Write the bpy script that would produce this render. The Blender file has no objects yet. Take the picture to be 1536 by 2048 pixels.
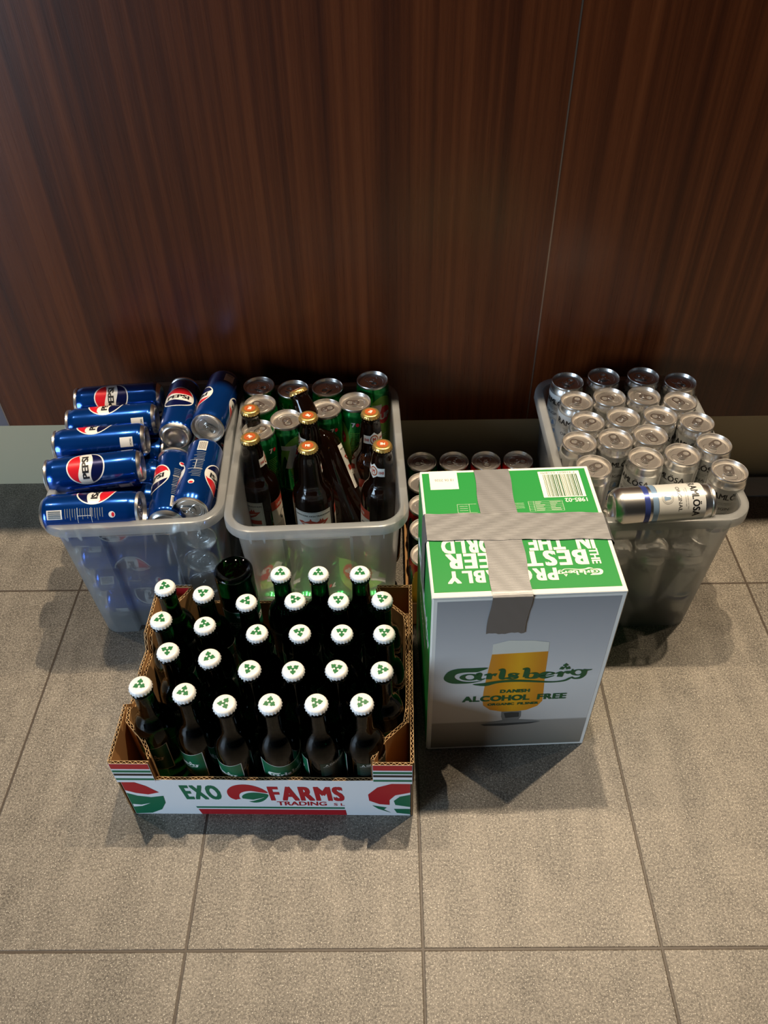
import bpy, bmesh, math, random
from mathutils import Vector, Matrix, Quaternion
from mathutils.geometry import tessellate_polygon
random.seed(7)
PI = math.pi
SC = bpy.context.scene
COL = SC.collection

# ------------------------------------------------------------------ camera
cam_d = bpy.data.cameras.new('camera')
cam = bpy.data.objects.new('camera', cam_d); COL.objects.link(cam)
CF = Vector((-0.011283029766418108, 0.7190710343861071, -0.6948449760530648))
CR = Vector((0.9998629421117571, -0.0003063856617329837, -0.01655303959333631)).normalized()
CU = CR.cross(CF).normalized(); CR = CF.cross(CU).normalized()
CP = Vector((0.5687340382351544, -0.34128712589734406, 1.0972645426191678))
cam.matrix_world = Matrix(((CR.x, CU.x, -CF.x, CP.x), (CR.y, CU.y, -CF.y, CP.y), (CR.z, CU.z, -CF.z, CP.z), (0, 0, 0, 1)))
cam_d.sensor_fit = 'HORIZONTAL'; cam_d.sensor_width = 36
cam_d.lens = 36 * 1599.066 / 1536
cam_d.clip_start = 0.02
SC.camera = cam

# ------------------------------------------------------------------ light and exposure
SC.view_settings.view_transform = 'Standard'
SC.view_settings.look = 'None'
SC.view_settings.gamma = 1
SC.view_settings.exposure = 0.22
try: SC.view_settings.use_curve_mapping = False
except Exception: pass
try:
    SC.cycles.use_denoising = True
    SC.cycles.max_bounces = 10; SC.cycles.transparent_max_bounces = 16
    SC.cycles.transmission_bounces = 8
    SC.cycles.caustics_reflective = False; SC.cycles.caustics_refractive = False
    SC.cycles.sample_clamp_indirect = 4
except Exception: pass
world = bpy.data.worlds.new('world'); SC.world = world; world.use_nodes = True
world.node_tree.nodes['Background'].inputs[0].default_value = (0.75, 0.82, 1, 1)
world.node_tree.nodes['Background'].inputs[1].default_value = 0.12
SPOT_W, SPOT_COL, WINDOW_W, WINDOW_COL = 185.0, (1.0, 0.80, 0.57), 100.0, (0.60, 0.79, 1.0)
LAMPS_X = (-1.27, -0.27, 0.73, 1.73, 2.73)
LAMP_K = (0.25, 0.55, 1.0, 1.0, 0.3)
LAMP_Y, CEIL_Z = 0.965, 2.75
wl = bpy.data.lights.new('daylight', 'AREA'); wl.shape = 'RECTANGLE'; wl.size = 1.4; wl.size_y = 1.5
wl.energy = WINDOW_W; wl.color = WINDOW_COL
wlo = bpy.data.objects.new('daylight', wl); COL.objects.link(wlo)
wlo.location = (-2.15, -1.75, 0.88); wlo.rotation_euler = (0, -PI / 2, 0)

# ------------------------------------------------------------------ node helpers
MATS = {}
def principled(name, col, rough=0.5, metal=0.0, **k):
    if name in MATS: return MATS[name]
    m = bpy.data.materials.new(name); m.use_nodes = True; MATS[name] = m
    b = m.node_tree.nodes['Principled BSDF']
    b.inputs['Base Color'].default_value = (*col, 1) if len(col) == 3 else col
    b.inputs['Roughness'].default_value = rough; b.inputs['Metallic'].default_value = metal
    for kk, v in k.items(): b.inputs[kk].default_value = v
    return m
def s2l(*c): return tuple((x / 255 / 12.92) if x <= 10 else ((x / 255 + 0.055) / 1.055) ** 2.4 for x in c)
def N(m, t, **k):
    n = m.node_tree.nodes.new(t)
    for a, v in k.items(): setattr(n, a, v)
    return n
def L(m, a, b): m.node_tree.links.new(a, b)
def bsdf(m): return m.node_tree.nodes['Principled BSDF']
def ramp(m, fac, stops):
    r = N(m, 'ShaderNodeValToRGB'); e = r.color_ramp.elements
    while len(e) < len(stops): e.new(0.5)
    for i, (p, c) in enumerate(stops): e[i].position = p; e[i].color = (*c, 1)
    L(m, fac, r.inputs[0]); return r.outputs[0]
def coords(m, scale=(1, 1, 1), which='Object'):
    tc = N(m, 'ShaderNodeTexCoord'); mp = N(m, 'ShaderNodeMapping'); mp.inputs['Scale'].default_value = scale
    L(m, tc.outputs[which], mp.inputs[0]); return mp.outputs[0]
def noise(m, vec, scale, detail=4, rough=0.5):
    n = N(m, 'ShaderNodeTexNoise'); n.inputs['Scale'].default_value = scale; n.inputs['Detail'].default_value = detail
    n.inputs['Roughness'].default_value = rough; L(m, vec, n.inputs['Vector']); return n.outputs[0]
def math_(m, op, a, b=None, c=None):
    n = N(m, 'ShaderNodeMath', operation=op)
    for i, x in enumerate((a, b, c)):
        if x is None: continue
        if isinstance(x, (int, float)): n.inputs[i].default_value = x
        else: L(m, x, n.inputs[i])
    return n.outputs[0]
def mixc(m, fac, a, b, mode='MIX'):
    n = N(m, 'ShaderNodeMix', data_type='RGBA', blend_type=mode)
    for i, x in ((0, fac), (6, a), (7, b)):
        if isinstance(x, (int, float)): n.inputs[i].default_value = x
        elif isinstance(x, tuple): n.inputs[i].default_value = (*x, 1)
        else: L(m, x, n.inputs[i])
    return n.outputs[2]
def bump(m, h, strength, dist=0.001):
    n = N(m, 'ShaderNodeBump'); n.inputs['Strength'].default_value = strength; n.inputs['Distance'].default_value = dist
    L(m, h, n.inputs['Height']); L(m, n.outputs[0], bsdf(m).inputs['Normal'])

# wood veneer: ribbon grain, vertical
def wood_mat():
    m = principled('wood_veneer', (.1, .05, .03), 0.3)
    v = coords(m, (1, 1, 1))
    mp = N(m, 'ShaderNodeMapping'); mp.inputs['Scale'].default_value = (1, 1, 0.05); L(m, v, mp.inputs[0])
    wob = noise(m, mp.outputs[0], 3, 2)
    big = N(m, 'ShaderNodeMapping'); big.inputs['Scale'].default_value = (34, 1, 0.5); L(m, v, big.inputs[0])
    n1 = noise(m, big.outputs[0], 1.0, 2, 0.55)
    mid = N(m, 'ShaderNodeMapping'); mid.inputs['Scale'].default_value = (95, 1, 1.0); L(m, v, mid.inputs[0])
    n2 = noise(m, mid.outputs[0], 1.0, 3, 0.6)
    fin = N(m, 'ShaderNodeMapping'); fin.inputs['Scale'].default_value = (900, 1, 14); L(m, v, fin.inputs[0])
    n3 = noise(m, fin.outputs[0], 1.0, 2, 0.6)
    a = math_(m, 'MULTIPLY', n1, 0.56); b = math_(m, 'MULTIPLY', n2, 0.44); c = math_(m, 'MULTIPLY', n3, 0.12)
    s = math_(m, 'ADD', math_(m, 'ADD', a, b), c)
    col = ramp(m, s, [(0.40, s2l(66, 28, 11)), (0.52, s2l(85, 38, 15)), (0.62, s2l(102, 48, 20)), (0.76, s2l(118, 59, 27))])
    L(m, col, bsdf(m).inputs['Base Color'])
    bsdf(m).inputs['Specular IOR Level'].default_value = 0.5
    rg = math_(m, 'MULTIPLY_ADD', n3, 0.10, 0.24); L(m, rg, bsdf(m).inputs['Roughness'])
    bump(m, n3, 0.10, 0.0004)
    return m
# floor: 300 x 600 mm stone-look tiles with a narrow grout joint
def floor_mat():
    m = principled('stone_tile', (.2, .18, .15), 0.5)
    v = coords(m)
    sp = N(m, 'ShaderNodeSeparateXYZ'); L(m, v, sp.inputs[0])
    def joint(x, size, w):
        f = math_(m, 'PINGPONG', x, size / 2)      # 0 on a joint
        return f
    fx = joint(sp.outputs[0], 0.3, 0); fy = joint(sp.outputs[1], 0.6, 0)
    d = math_(m, 'MINIMUM', fx, fy)
    g = N(m, 'ShaderNodeMapRange'); g.inputs[1].default_value = 0.0013; g.inputs[2].default_value = 0.0024; L(m, d, g.inputs[0])
    cx = math_(m, 'FLOOR', math_(m, 'DIVIDE', sp.outputs[0], 0.3)); cy = math_(m, 'FLOOR', math_(m, 'DIVIDE', sp.outputs[1], 0.6))
    cb = N(m, 'ShaderNodeCombineXYZ'); L(m, cx, cb.inputs[0]); L(m, cy, cb.inputs[1])
    wn = N(m, 'ShaderNodeTexWhiteNoise'); L(m, cb.outputs[0], wn.inputs['Vector'])
    off = N(m, 'ShaderNodeVectorMath', operation='MULTIPLY_ADD'); L(m, wn.outputs['Color'], off.inputs[0]); off.inputs[1].default_value = (5, 5, 5); L(m, v, off.inputs[2])
    st = N(m, 'ShaderNodeMapping'); st.inputs['Scale'].default_value = (16, 2.0, 1); L(m, off.outputs[0], st.inputs[0])
    n1 = noise(m, st.outputs[0], 1.6, 6, 0.62)
    cl = noise(m, off.outputs[0], 24, 8, 0.7)
    fine = noise(m, v, 330, 4, 0.75)
    spk = noise(m, v, 620, 1, 0.5)
    base = ramp(m, n1, [(0.36, s2l(64, 59, 53)), (0.5, s2l(100, 93, 84)), (0.64, s2l(132, 124, 112))])
    c2 = mixc(m, 0.45, base, ramp(m, cl, [(0.36, s2l(66, 61, 55)), (0.62, s2l(134, 127, 116))]), 'MIX')
    c3 = mixc(m, 0.42, c2, ramp(m, fine, [(0.40, s2l(44, 39, 34)), (0.60, s2l(170, 162, 147))]), 'MIX')
    sm = N(m, 'ShaderNodeMapRange'); sm.inputs[1].default_value = 0.645; sm.inputs[2].default_value = 0.69; L(m, spk, sm.inputs[0])
    c4 = mixc(m, math_(m, 'MULTIPLY', sm.outputs[0], 0.7), c3, s2l(235, 228, 212))  # stone speckle, and glints of the grit painted into the colour as pale dots
    c5 = mixc(m, g.outputs[0], s2l(66, 56, 46), c4)
    L(m, c5, bsdf(m).inputs['Base Color'])
    bsdf(m).inputs['Specular IOR Level'].default_value = 0.45
    L(m, math_(m, 'MULTIPLY_ADD', fine, -0.25, 0.55), bsdf(m).inputs['Roughness'])
    h = math_(m, 'ADD', math_(m, 'MULTIPLY', g.outputs[0], 1.0), math_(m, 'ADD', math_(m, 'MULTIPLY', fine, 0.35), math_(m, 'MULTIPLY', cl, 0.3)))
    bump(m, h, 0.55, 0.0012)
    return m
def tub_mat(name, milk, clear):
    """translucent polypropylene: part clear, part blurred through the wall, part milky scatter"""
    m = bpy.data.materials.new(name); m.use_nodes = True; MATS[name] = m
    nt = m.node_tree; nt.nodes.clear()
    out = N(m, 'ShaderNodeOutputMaterial')
    tr = N(m, 'ShaderNodeBsdfTransparent'); tr.inputs[0].default_value = (0.96, 0.98, 0.99, 1)
    rf = N(m, 'ShaderNodeBsdfRefraction'); rf.inputs[0].default_value = (0.97, 0.985, 0.99, 1); rf.inputs['Roughness'].default_value = 0.40; rf.inputs['IOR'].default_value = 1.22
    df = N(m, 'ShaderNodeBsdfDiffuse'); df.inputs[0].default_value = (0.95, 0.97, 0.98, 1)
    tl = N(m, 'ShaderNodeBsdfTranslucent'); tl.inputs[0].default_value = (0.96, 0.97, 0.97, 1)
    gl = N(m, 'ShaderNodeBsdfGlossy'); gl.inputs['Roughness'].default_value = 0.22
    a = N(m, 'ShaderNodeMixShader'); a.inputs[0].default_value = 0.68; L(m, df.outputs[0], a.inputs[1]); L(m, tl.outputs[0], a.inputs[2])
    t = N(m, 'ShaderNodeMixShader'); t.inputs[0].default_value = clear; L(m, rf.outputs[0], t.inputs[1]); L(m, tr.outputs[0], t.inputs[2])
    b = N(m, 'ShaderNodeMixShader'); b.inputs[0].default_value = milk; L(m, t.outputs[0], b.inputs[1]); L(m, a.outputs[0], b.inputs[2])
    fr = N(m, 'ShaderNodeLayerWeight'); fr.inputs[0].default_value = 0.12
    c = N(m, 'ShaderNodeMixShader'); L(m, math_(m, 'MULTIPLY_ADD', fr.outputs['Fresnel'], 0.5, 0.02), c.inputs[0]); L(m, b.outputs[0], c.inputs[1]); L(m, gl.outputs[0], c.inputs[2])
    L(m, c.outputs[0], out.inputs[0])
    return m
def paper(name, col, rough=0.55):
    m = principled(name, col, rough)
    return m
def tape_mat():
    m = principled('duct_tape', s2l(138, 139, 141), 0.48, 0.8)
    v = coords(m)
    w = N(m, 'ShaderNodeTexWave'); w.inputs['Scale'].default_value = 150; w.bands_direction = 'Y'; w.inputs['Distortion'].default_value = 2.5
    w.inputs['Detail'].default_value = 2; w.inputs['Detail Scale'].default_value = 2
    mp = N(m, 'ShaderNodeMapping'); mp.inputs['Scale'].default_value = (0.12, 1, 0.12); L(m, v, mp.inputs[0]); L(m, mp.outputs[0], w.inputs['Vector'])
    n = noise(m, v, 30, 3)
    bump(m, math_(m, 'ADD', math_(m, 'MULTIPLY', w.outputs['Fac'], 0.5), math_(m, 'MULTIPLY', n, 1.8)), 0.09, 0.0012)
    return m

WOOD = wood_mat(); FLOOR = floor_mat(); TUB = tub_mat('frosted_plastic', 0.15, 0.74); RIMP = tub_mat('frosted_plastic_rim', 0.34, 0.85); TAPE = tape_mat()
ALU = principled('aluminium', (0.86, 0.85, 0.83), 0.27, 1.0)
LID = principled('aluminium_lid', (0.84, 0.81, 0.77), 0.31, 1.0)
ALU_TAB = principled('aluminium_tab', (0.96, 0.94, 0.91), 0.24, 1.0)
BRUSH = principled('brushed_steel', s2l(200, 188, 156), 0.40, 0.0)
SEAM = principled('seam_strip', s2l(150, 132, 118), 0.3, 0.8)
GREYPANEL = principled('grey_laminate', s2l(120, 118, 128), 0.35, 0.4)
WALLP = principled('room_paint', s2l(120, 116, 112), 0.8)
WALLD = principled('dark_room_paint', s2l(58, 54, 52), 0.7)
KRAFT = principled('kraft_board', s2l(178, 134, 84), 0.85)
FLUTE = principled('kraft_edge', s2l(208, 172, 122), 0.85)
FLUTE_IN = principled('kraft_flute', s2l(120, 84, 48), 0.9)
WHITE = principled('white_print', s2l(232, 234, 236), 0.5)
CREAM = principled('white_board', s2l(240, 236, 226), 0.5)
P_RED = principled('red_ink', s2l(176, 26, 36), 0.45)
P_GREEN = principled('green_ink', s2l(12, 104, 70), 0.45)
BOXGREEN = principled('box_green', s2l(22, 140, 58), 0.42)
LOGOGREEN = principled('logo_green', s2l(10, 84, 44), 0.42)
BLACKINK = principled('black_ink', s2l(22, 22, 24), 0.4)
GREYINK = principled('grey_ink', s2l(120, 120, 116), 0.5)
CAPWHITE = principled('cap_white', s2l(240, 240, 238), 0.28)
CAPGREEN = principled('cap_green', s2l(28, 112, 62), 0.3)
CAPGOLD = principled('cap_gold', s2l(222, 184, 108), 0.30, 0.85)
CAPORANGE = principled('cap_orange', s2l(168, 82, 38), 0.35)
GREENGLASS = principled('green_glass', (0.006, 0.095, 0.030), 0.02, 0, **{'Transmission Weight': 1.0, 'IOR': 1.34})
BROWNGLASS = principled('brown_glass', (0.030, 0.010, 0.004), 0.03, 0, **{'Transmission Weight': 0.85, 'IOR': 1.45})
LABELGREEN = principled('label_green', s2l(12, 92, 60), 0.4)
LABELDARK = principled('label_dark', s2l(14, 40, 30), 0.4)
LABELWHITE = principled('label_white', s2l(226, 226, 218), 0.5)
LABELCREAM = principled('label_cream', s2l(214, 206, 190), 0.55)
LABELRED = principled('label_red', s2l(178, 66, 48), 0.5)
COLABLUE = principled('cola_blue', s2l(0, 66, 150), 0.2, 0.7, **{'Coat Weight': 0.6, 'Coat Roughness': 0.06})
COLANAVY = principled('cola_navy', s2l(10, 20, 74), 0.25, 0.4)
COLARED = principled('cola_red', s2l(214, 30, 44), 0.3, 0.2)
COLAWHITE = principled('cola_white', s2l(226, 226, 222), 0.3, 0.1)
LIMEGREEN = principled('lime_can_green', s2l(4, 140, 62), 0.22, 0.8, **{'Coat Weight': 0.5, 'Coat Roughness': 0.08})
LIMELIGHT = principled('lime_light', s2l(128, 190, 74), 0.3, 0.3)
WATERWHITE = principled('water_white', s2l(222, 224, 222), 0.32, 0.25)
WATERBLUE = principled('water_light_blue', s2l(140, 172, 208), 0.3, 0.4)
WATERNAVY = principled('water_dark_blue', s2l(60, 76, 150), 0.3, 0.4)
CANDARK = principled('can_black', s2l(20, 24, 22), 0.25, 0.6)
CANDGREEN = principled('can_dark_green', s2l(10, 84, 44), 0.25, 0.7)
CANYELLOW = principled('can_yellow', s2l(236, 190, 20), 0.3, 0.3)
CANRED = principled('can_red', s2l(206, 34, 22), 0.3, 0.4)

# ------------------------------------------------------------------ object helpers
def tag(o, label=None, cat=None, group=None, kind=None):
    if label: o['label'] = label
    if cat: o['category'] = cat
    if group: o['group'] = group
    if kind: o['kind'] = kind
    return o
def mesh_obj(name, me, parent=None, mats=(), smooth=None):
    o = bpy.data.objects.new(name, me); COL.objects.link(o)
    for m in mats: me.materials.append(m)
    if parent is not None: o.parent = parent
    if smooth is not None:
        me.polygons.foreach_set('use_smooth', [True] * len(me.polygons))
        me.set_sharp_from_angle(angle=math.radians(smooth))
    return o
def bm_obj(name, bm, parent=None, mats=(), smooth=None, recalc=True):
    if recalc: bmesh.ops.recalc_face_normals(bm, faces=bm.faces)
    me = bpy.data.meshes.new(name); bm.to_mesh(me); bm.free()
    return mesh_obj(name, me, parent, mats, smooth)
def box(bm, x0, x1, y0, y1, z0, z1, mi=0):
    v = [bm.verts.new(p) for p in ((x0, y0, z0), (x1, y0, z0), (x1, y1, z0), (x0, y1, z0), (x0, y0, z1), (x1, y0, z1), (x1, y1, z1), (x0, y1, z1))]
    for f in ((0, 3, 2, 1), (4, 5, 6, 7), (0, 1, 5, 4), (1, 2, 6, 5), (2, 3, 7, 6), (3, 0, 4, 7)):
        bm.faces.new([v[i] for i in f]).material_index = mi
def box_obj(name, ext, mats, parent=None, bev=0):
    bm = bmesh.new(); box(bm, *ext)
    if bev: bmesh.ops.bevel(bm, geom=bm.edges[:], offset=bev, segments=2, affect='EDGES')
    return bm_obj(name, bm, parent, mats)
def lathe(bm, prof, n=40, mi=0, rf=None):
    """prof: list of (r, z[, mat])"""
    rings = []
    for p in prof:
        r, z = p[0], p[1]
        if r < 1e-6: rings.append([bm.verts.new((0, 0, z))]); continue
        rings.append([bm.verts.new(((r if rf is None else rf(r, z, k)) * math.cos(2 * PI * k / n), (r if rf is None else rf(r, z, k)) * math.sin(2 * PI * k / n), z)) for k in range(n)])
    for i in range(len(rings) - 1):
        a, b = rings[i], rings[i + 1]; m = prof[i + 1][2] if len(prof[i + 1]) > 2 else mi
        for k in range(n):
            k2 = (k + 1) % n
            if len(a) == 1 and len(b) == 1: continue
            if len(a) == 1: f = bm.faces.new((a[0], b[k2], b[k]))
            elif len(b) == 1: f = bm.faces.new((a[k], a[k2], b[0]))
            else: f = bm.faces.new((a[k], a[k2], b[k2], b[k]))
            f.material_index = m
def copy_tree(o, parent=None):
    c = o.copy(); COL.objects.link(c); c.parent = parent
    for ch in list(o.children): copy_tree(ch, c)
    return c
def place(o, p0, p1=None, roll=0.0):
    """stand at p0 (roll about z) or lay with local z from p0 towards p1"""
    if p1 is None:
        o.matrix_local = Matrix.Translation(p0) @ Matrix.Rotation(roll, 4, 'Z')
    else:
        z = (Vector(p1) - Vector(p0)).normalized()
        # local frame: x axis chosen horizontal so roll is measured from the horizontal
        x = Vector((0, 0, 1)).cross(z)
        x = x.normalized() if x.length > 0.02 else Vector((1, 0, 0))
        y = z.cross(x)
        R = Matrix(((x.x, y.x, z.x), (x.y, y.y, z.y), (x.z, y.z, z.z))).to_4x4()
        o.matrix_local = Matrix.Translation(p0) @ R @ Matrix.Rotation(roll, 4, 'Z')

# ------------------------------------------------------------------ flat graphics, wrapped on a surface
TXT = {}
def text2d(s, bold):
    k = (s, bold)
    if k not in TXT:
        c = bpy.data.curves.new('t', 'FONT'); c.body = s; c.size = 1; c.offset = bold; c.resolution_u = 3
        o = bpy.data.objects.new('t', c); me = o.to_mesh()
        vs = [(v.co.x, v.co.y) for v in me.vertices]; fs = [tuple(p.vertices) for p in me.polygons]
        o.to_mesh_clear(); bpy.data.objects.remove(o); bpy.data.curves.remove(c)
        TXT[k] = (vs, fs)
    return TXT[k]
def capheight(bold):
    vs, _ = text2d('H', bold); ys = [v[1] for v in vs]; return min(ys), max(ys) - min(ys)
def smooth_loop(pts, n=5, closed=True):
    out = []; m = len(pts)
    for i in range(m if closed else m - 1):
        P = [pts[(i + j) % m] if closed else pts[max(0, min(m - 1, i + j))] for j in (-1, 0, 1, 2)]
        for k in range(n):
            t = k / n
            out.append(tuple(0.5 * ((2 * P[1][d]) + (-P[0][d] + P[2][d]) * t + (2 * P[0][d] - 5 * P[1][d] + 4 * P[2][d] - P[3][d]) * t * t + (-P[0][d] + 3 * P[1][d] - 3 * P[2][d] + P[3][d]) * t ** 3) for d in range(len(P[1]))))
    if not closed: out.append(tuple(pts[-1]))
    return out
class G:
    def __init__(s): s.it = []
    def raw(s, vs, fs, m, layer=0): s.it.append((vs, fs, m, layer + 0.05 * (len(s.it) % 16))); return s
    def poly(s, loops, m, layer=0, smooth=0):
        if not isinstance(loops[0][0], (tuple, list)): loops = [loops]
        if smooth: loops = [smooth_loop(l, smooth) for l in loops]
        vs = [p for l in loops for p in l]
        tr = tessellate_polygon([[Vector((x, y, 0)) for x, y in l] for l in loops])
        return s.raw(vs, [tuple(t) for t in tr], m, layer)
    def rect(s, x0, y0, x1, y1, m, layer=0): return s.raw([(x0, y0), (x1, y0), (x1, y1), (x0, y1)], [(0, 1, 2, 3)], m, layer)
    def disc(s, cx, cy, rx, ry, m, layer=0, n=32): return s.poly([(cx + rx * math.cos(2 * PI * i / n), cy + ry * math.sin(2 * PI * i / n)) for i in range(n)], m, layer)
    def ring(s, cx, cy, rx, ry, w, m, layer=0, n=40, w2=None):
        w2 = w if w2 is None else w2
        vs = []
        for i in range(n):
            c, d = math.cos(2 * PI * i / n), math.sin(2 * PI * i / n); vs += [(cx + rx * c, cy + ry * d), (cx + (rx - w) * c, cy + (ry - w2) * d)]
        return s.raw(vs, [(2 * i, 2 * ((i + 1) % n), 2 * ((i + 1) % n) + 1, 2 * i + 1) for i in range(n)], m, layer)
    def stroke(s, pts, m, layer=0, sm=5):
        p = smooth_loop(pts, sm, False); vs = []
        for i, (x, y, w) in enumerate(p):
            a, b = p[max(0, i - 1)], p[min(len(p) - 1, i + 1)]; dx, dy = b[0] - a[0], b[1] - a[1]; l = math.hypot(dx, dy) or 1
            vs += [(x - dy / l * w / 2, y + dx / l * w / 2), (x + dy / l * w / 2, y - dx / l * w / 2)]
        return s.raw(vs, [(2 * i + 1, 2 * i + 3, 2 * i + 2, 2 * i) for i in range(len(p) - 1)], m, layer)
    def line(s, x0, y0, x1, y1, w, m, layer=0): return s.stroke([(x0, y0, w), (x1, y1, w)], m, layer, 1)
    def text(s, t, x, y, h, m, layer=0, bold=0.0, xs=1.0, rot=0.0, align='C', sp=0.0, shear=0.0, fit=None):
        extra = bold; bold = 0.0
        y0, ch = capheight(bold); k = h / ch
        if sp:  # letter spacing
            vs, fs = [], []; cur = 0
            for ch_ in t:
                if ch_ == ' ': cur += 0.4 + sp; continue
                a, b = text2d(ch_, bold); w0 = min(v[0] for v in a); w1 = max(v[0] for v in a); o = len(vs)
                vs += [(v[0] - w0 + cur, v[1]) for v in a]; fs += [tuple(i + o for i in f) for f in b]; cur += w1 - w0 + sp
        else: vs, fs = text2d(t, bold)
        xa, xb = min(v[0] for v in vs), max(v[0] for v in vs)
        if fit: xs = fit / ((xb - xa) * k)
        cx = {'C': (xa + xb) / 2, 'L': xa, 'R': xb}[align]
        c, d = math.cos(rot), math.sin(rot)
        e2 = extra * 0.45
        for sh, sv in (((-extra, -e2), (-extra, e2), (0.0, 0.0), (extra, -e2), (extra, e2)) if extra > 0.012 else ((0.0, 0.0),)):
            out = []
            for vx, vy in vs:
                px, py = (vx + sh - cx) * k * xs + shear * (vy - y0) * k, (vy - y0 + sv) * k
                out.append((x + px * c - py * d, y + px * d + py * c))
            s.raw(out, fs, m, layer)
        return s
    def add(s, g, ox=0, oy=0, sc=1, rot=0, mm=None, dl=0):
        c, d = math.cos(rot) * sc, math.sin(rot) * sc
        for vs, fs, m, l in g.it: s.it.append(([(ox + x * c - y * d, oy + x * d + y * c) for x, y in vs], fs, (m if mm is None else mm), l + dl + 0.05 * (len(s.it) % 16 if len(g.it) == 1 else 0)))
        return s
    def build(s, name, parent, mapf, seg=None, step=0.00012, base=0.00012, clipv=None):
        bm = bmesh.new(); lay = bm.verts.layers.float.new('l'); mats = []
        for vs, fs, m, l in s.it:
            if m not in mats: mats.append(m)
            bv = [bm.verts.new((x, y, 0)) for x, y in vs]
            for v in bv: v[lay] = l
            for f in fs:
                try: bm.faces.new([bv[i] for i in f]).material_index = mats.index(m)
                except ValueError: pass
        if seg:
            u0 = min(v.co.x for v in bm.verts); u1 = max(v.co.x for v in bm.verts); k = math.ceil(u0 / seg)
            while k * seg < u1:
                # layers are preserved by interpolation (ints copy from an end)
                bmesh.ops.bisect_plane(bm, geom=bm.verts[:] + bm.edges[:] + bm.faces[:], plane_co=(k * seg, 0, 0), plane_no=(1, 0, 0)); k += 1
        # propagate layer through faces to be safe
        for v in bm.verts:
            pass
        mapped = [(v, mapf(v.co.x, v.co.y, base + step * v[lay])) for v in bm.verts]
        for f in bm.faces:
            f.normal_update()
            if f.normal.z < 0: f.normal_flip()
        for v, p in mapped: v.co = p
        return bm_obj(name, bm, parent, mats, 60 if seg else None, recalc=False)
def interp(prof, z):
    for i in range(len(prof) - 1):
        (r0, z0), (r1, z1) = prof[i][:2], prof[i + 1][:2]
        if z0 <= z <= z1 and z1 > z0: return r0 + (r1 - r0) * (z - z0) / (z1 - z0)
    return prof[0][0]
def wrap(prof, th0=-PI / 2):
    def f(u, v, h):
        r = interp(prof, v); rr = max(p[0] for p in prof); a = th0 + u / rr
        return ((r + h) * math.cos(a), (r + h) * math.sin(a), v)
    return f

# ------------------------------------------------------------------ lettering of the beer logo (drawn as pen strokes)
def script_logo(M, leafM=None):
    g = G()
    def q(x, y): return ((x - 746) / 977, -(y + 0.05 * (x - 258) - 622) / 977)
    def st(pts): g.stroke([(*q(x, y), w * 1.36 / 977) for x, y, w in pts], M)
    def pl(pts, s=4): g.poly([q(*p) for p in pts], M, 0, s)
    pl([(545, 484), (440, 488), (345, 494), (285, 525), (258, 590), (272, 632), (318, 660), (385, 663), (455, 655), (518, 630), (450, 643), (392, 640), (345, 615), (328, 580), (348, 549), (400, 534), (470, 532), (500, 520)], 3)
    def bowl(cx, cy, rx, ry, thick, thin):
        vs = []; n = 28
        for i in range(n):
            a = 2 * PI * i / n; c, d = math.cos(a), math.sin(a)
            wx, wy = thick, thin
            vs += [q(cx + rx * c, cy + ry * d), q(cx + (rx - wx) * c, cy + (ry - wy) * d)]
        g.raw(vs, [(2 * i, 2 * ((i + 1) % n), 2 * ((i + 1) % n) + 1, 2 * i + 1) for i in range(n)], M)
    bowl(430, 590, 68, 38, 38, 11)
    st([(470, 556, 10), (492, 556, 28), (488, 596, 28), (506, 618, 14), (534, 606, 6)])
    st([(524, 566, 6), (556, 560, 22), (560, 580, 28), (558, 614, 28)]); st([(566, 588, 8), (584, 562, 14), (606, 566, 26)])
    st([(616, 510, 8), (640, 508, 22), (646, 530, 28), (643, 590, 30), (655, 610, 18), (682, 598, 6)])
    st([(752, 566, 22), (724, 550, 8), (696, 560, 18), (706, 578, 24), (736, 588, 24), (744, 602, 14), (714, 614, 9), (680, 600, 22)])
    st([(774, 502, 8), (800, 500, 22), (806, 520, 28), (803, 594, 30)]); st([(800, 594, 18), (836, 606, 10), (872, 588, 34), (868, 556, 22), (838, 550, 8), (812, 566, 6)])
    st([(890, 582, 6), (950, 572, 8), (986, 556, 14), (962, 542, 8), (926, 552, 26), (910, 578, 36), (936, 602, 16), (992, 580, 6)])
    st([(998, 556, 6), (1026, 546, 20), (1034, 560, 28), (1030, 594, 28)]); st([(1040, 566, 8), (1060, 540, 14), (1086, 544, 24), (1104, 528, 12), (1106, 508, 8)])
    bowl(1148, 546, 52, 35, 30, 10)
    st([(1178, 520, 18), (1206, 520, 12), (1236, 514, 5)]); st([(1190, 522, 24), (1188, 570, 26), (1172, 604, 18), (1134, 614, 10), (1108, 598, 10)])
    pl([(1116, 598), (1104, 622), (1066, 648), (980, 660), (880, 655), (770, 647), (680, 650), (610, 664), (540, 694), (452, 674), (520, 660), (600, 638), (700, 624), (800, 626), (900, 638), (990, 646), (1060, 632), (1094, 604)], 3)
    x, y = q(1054, 484)
    g.add(trefoil(leafM or M), x, y, 0.045, 0)
    return g
LEAF = [(-.16, -.06), (-.13, .30), (-.22, .29), (-.43, .34), (-.36, .49), (-.39, .65), (-.23, .67), (-.17, .81), (0, 1.0), (.17, .81), (.23, .67), (.39, .65), (.36, .49), (.43, .34), (.22, .29), (.13, .30), (.16, -.06)]
def trefoil(M):
    g = G()
    for k in range(3): g.add(G().poly(LEAF, M), 0, 0, 1, k * 2 * PI / 3)
    return g

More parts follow.
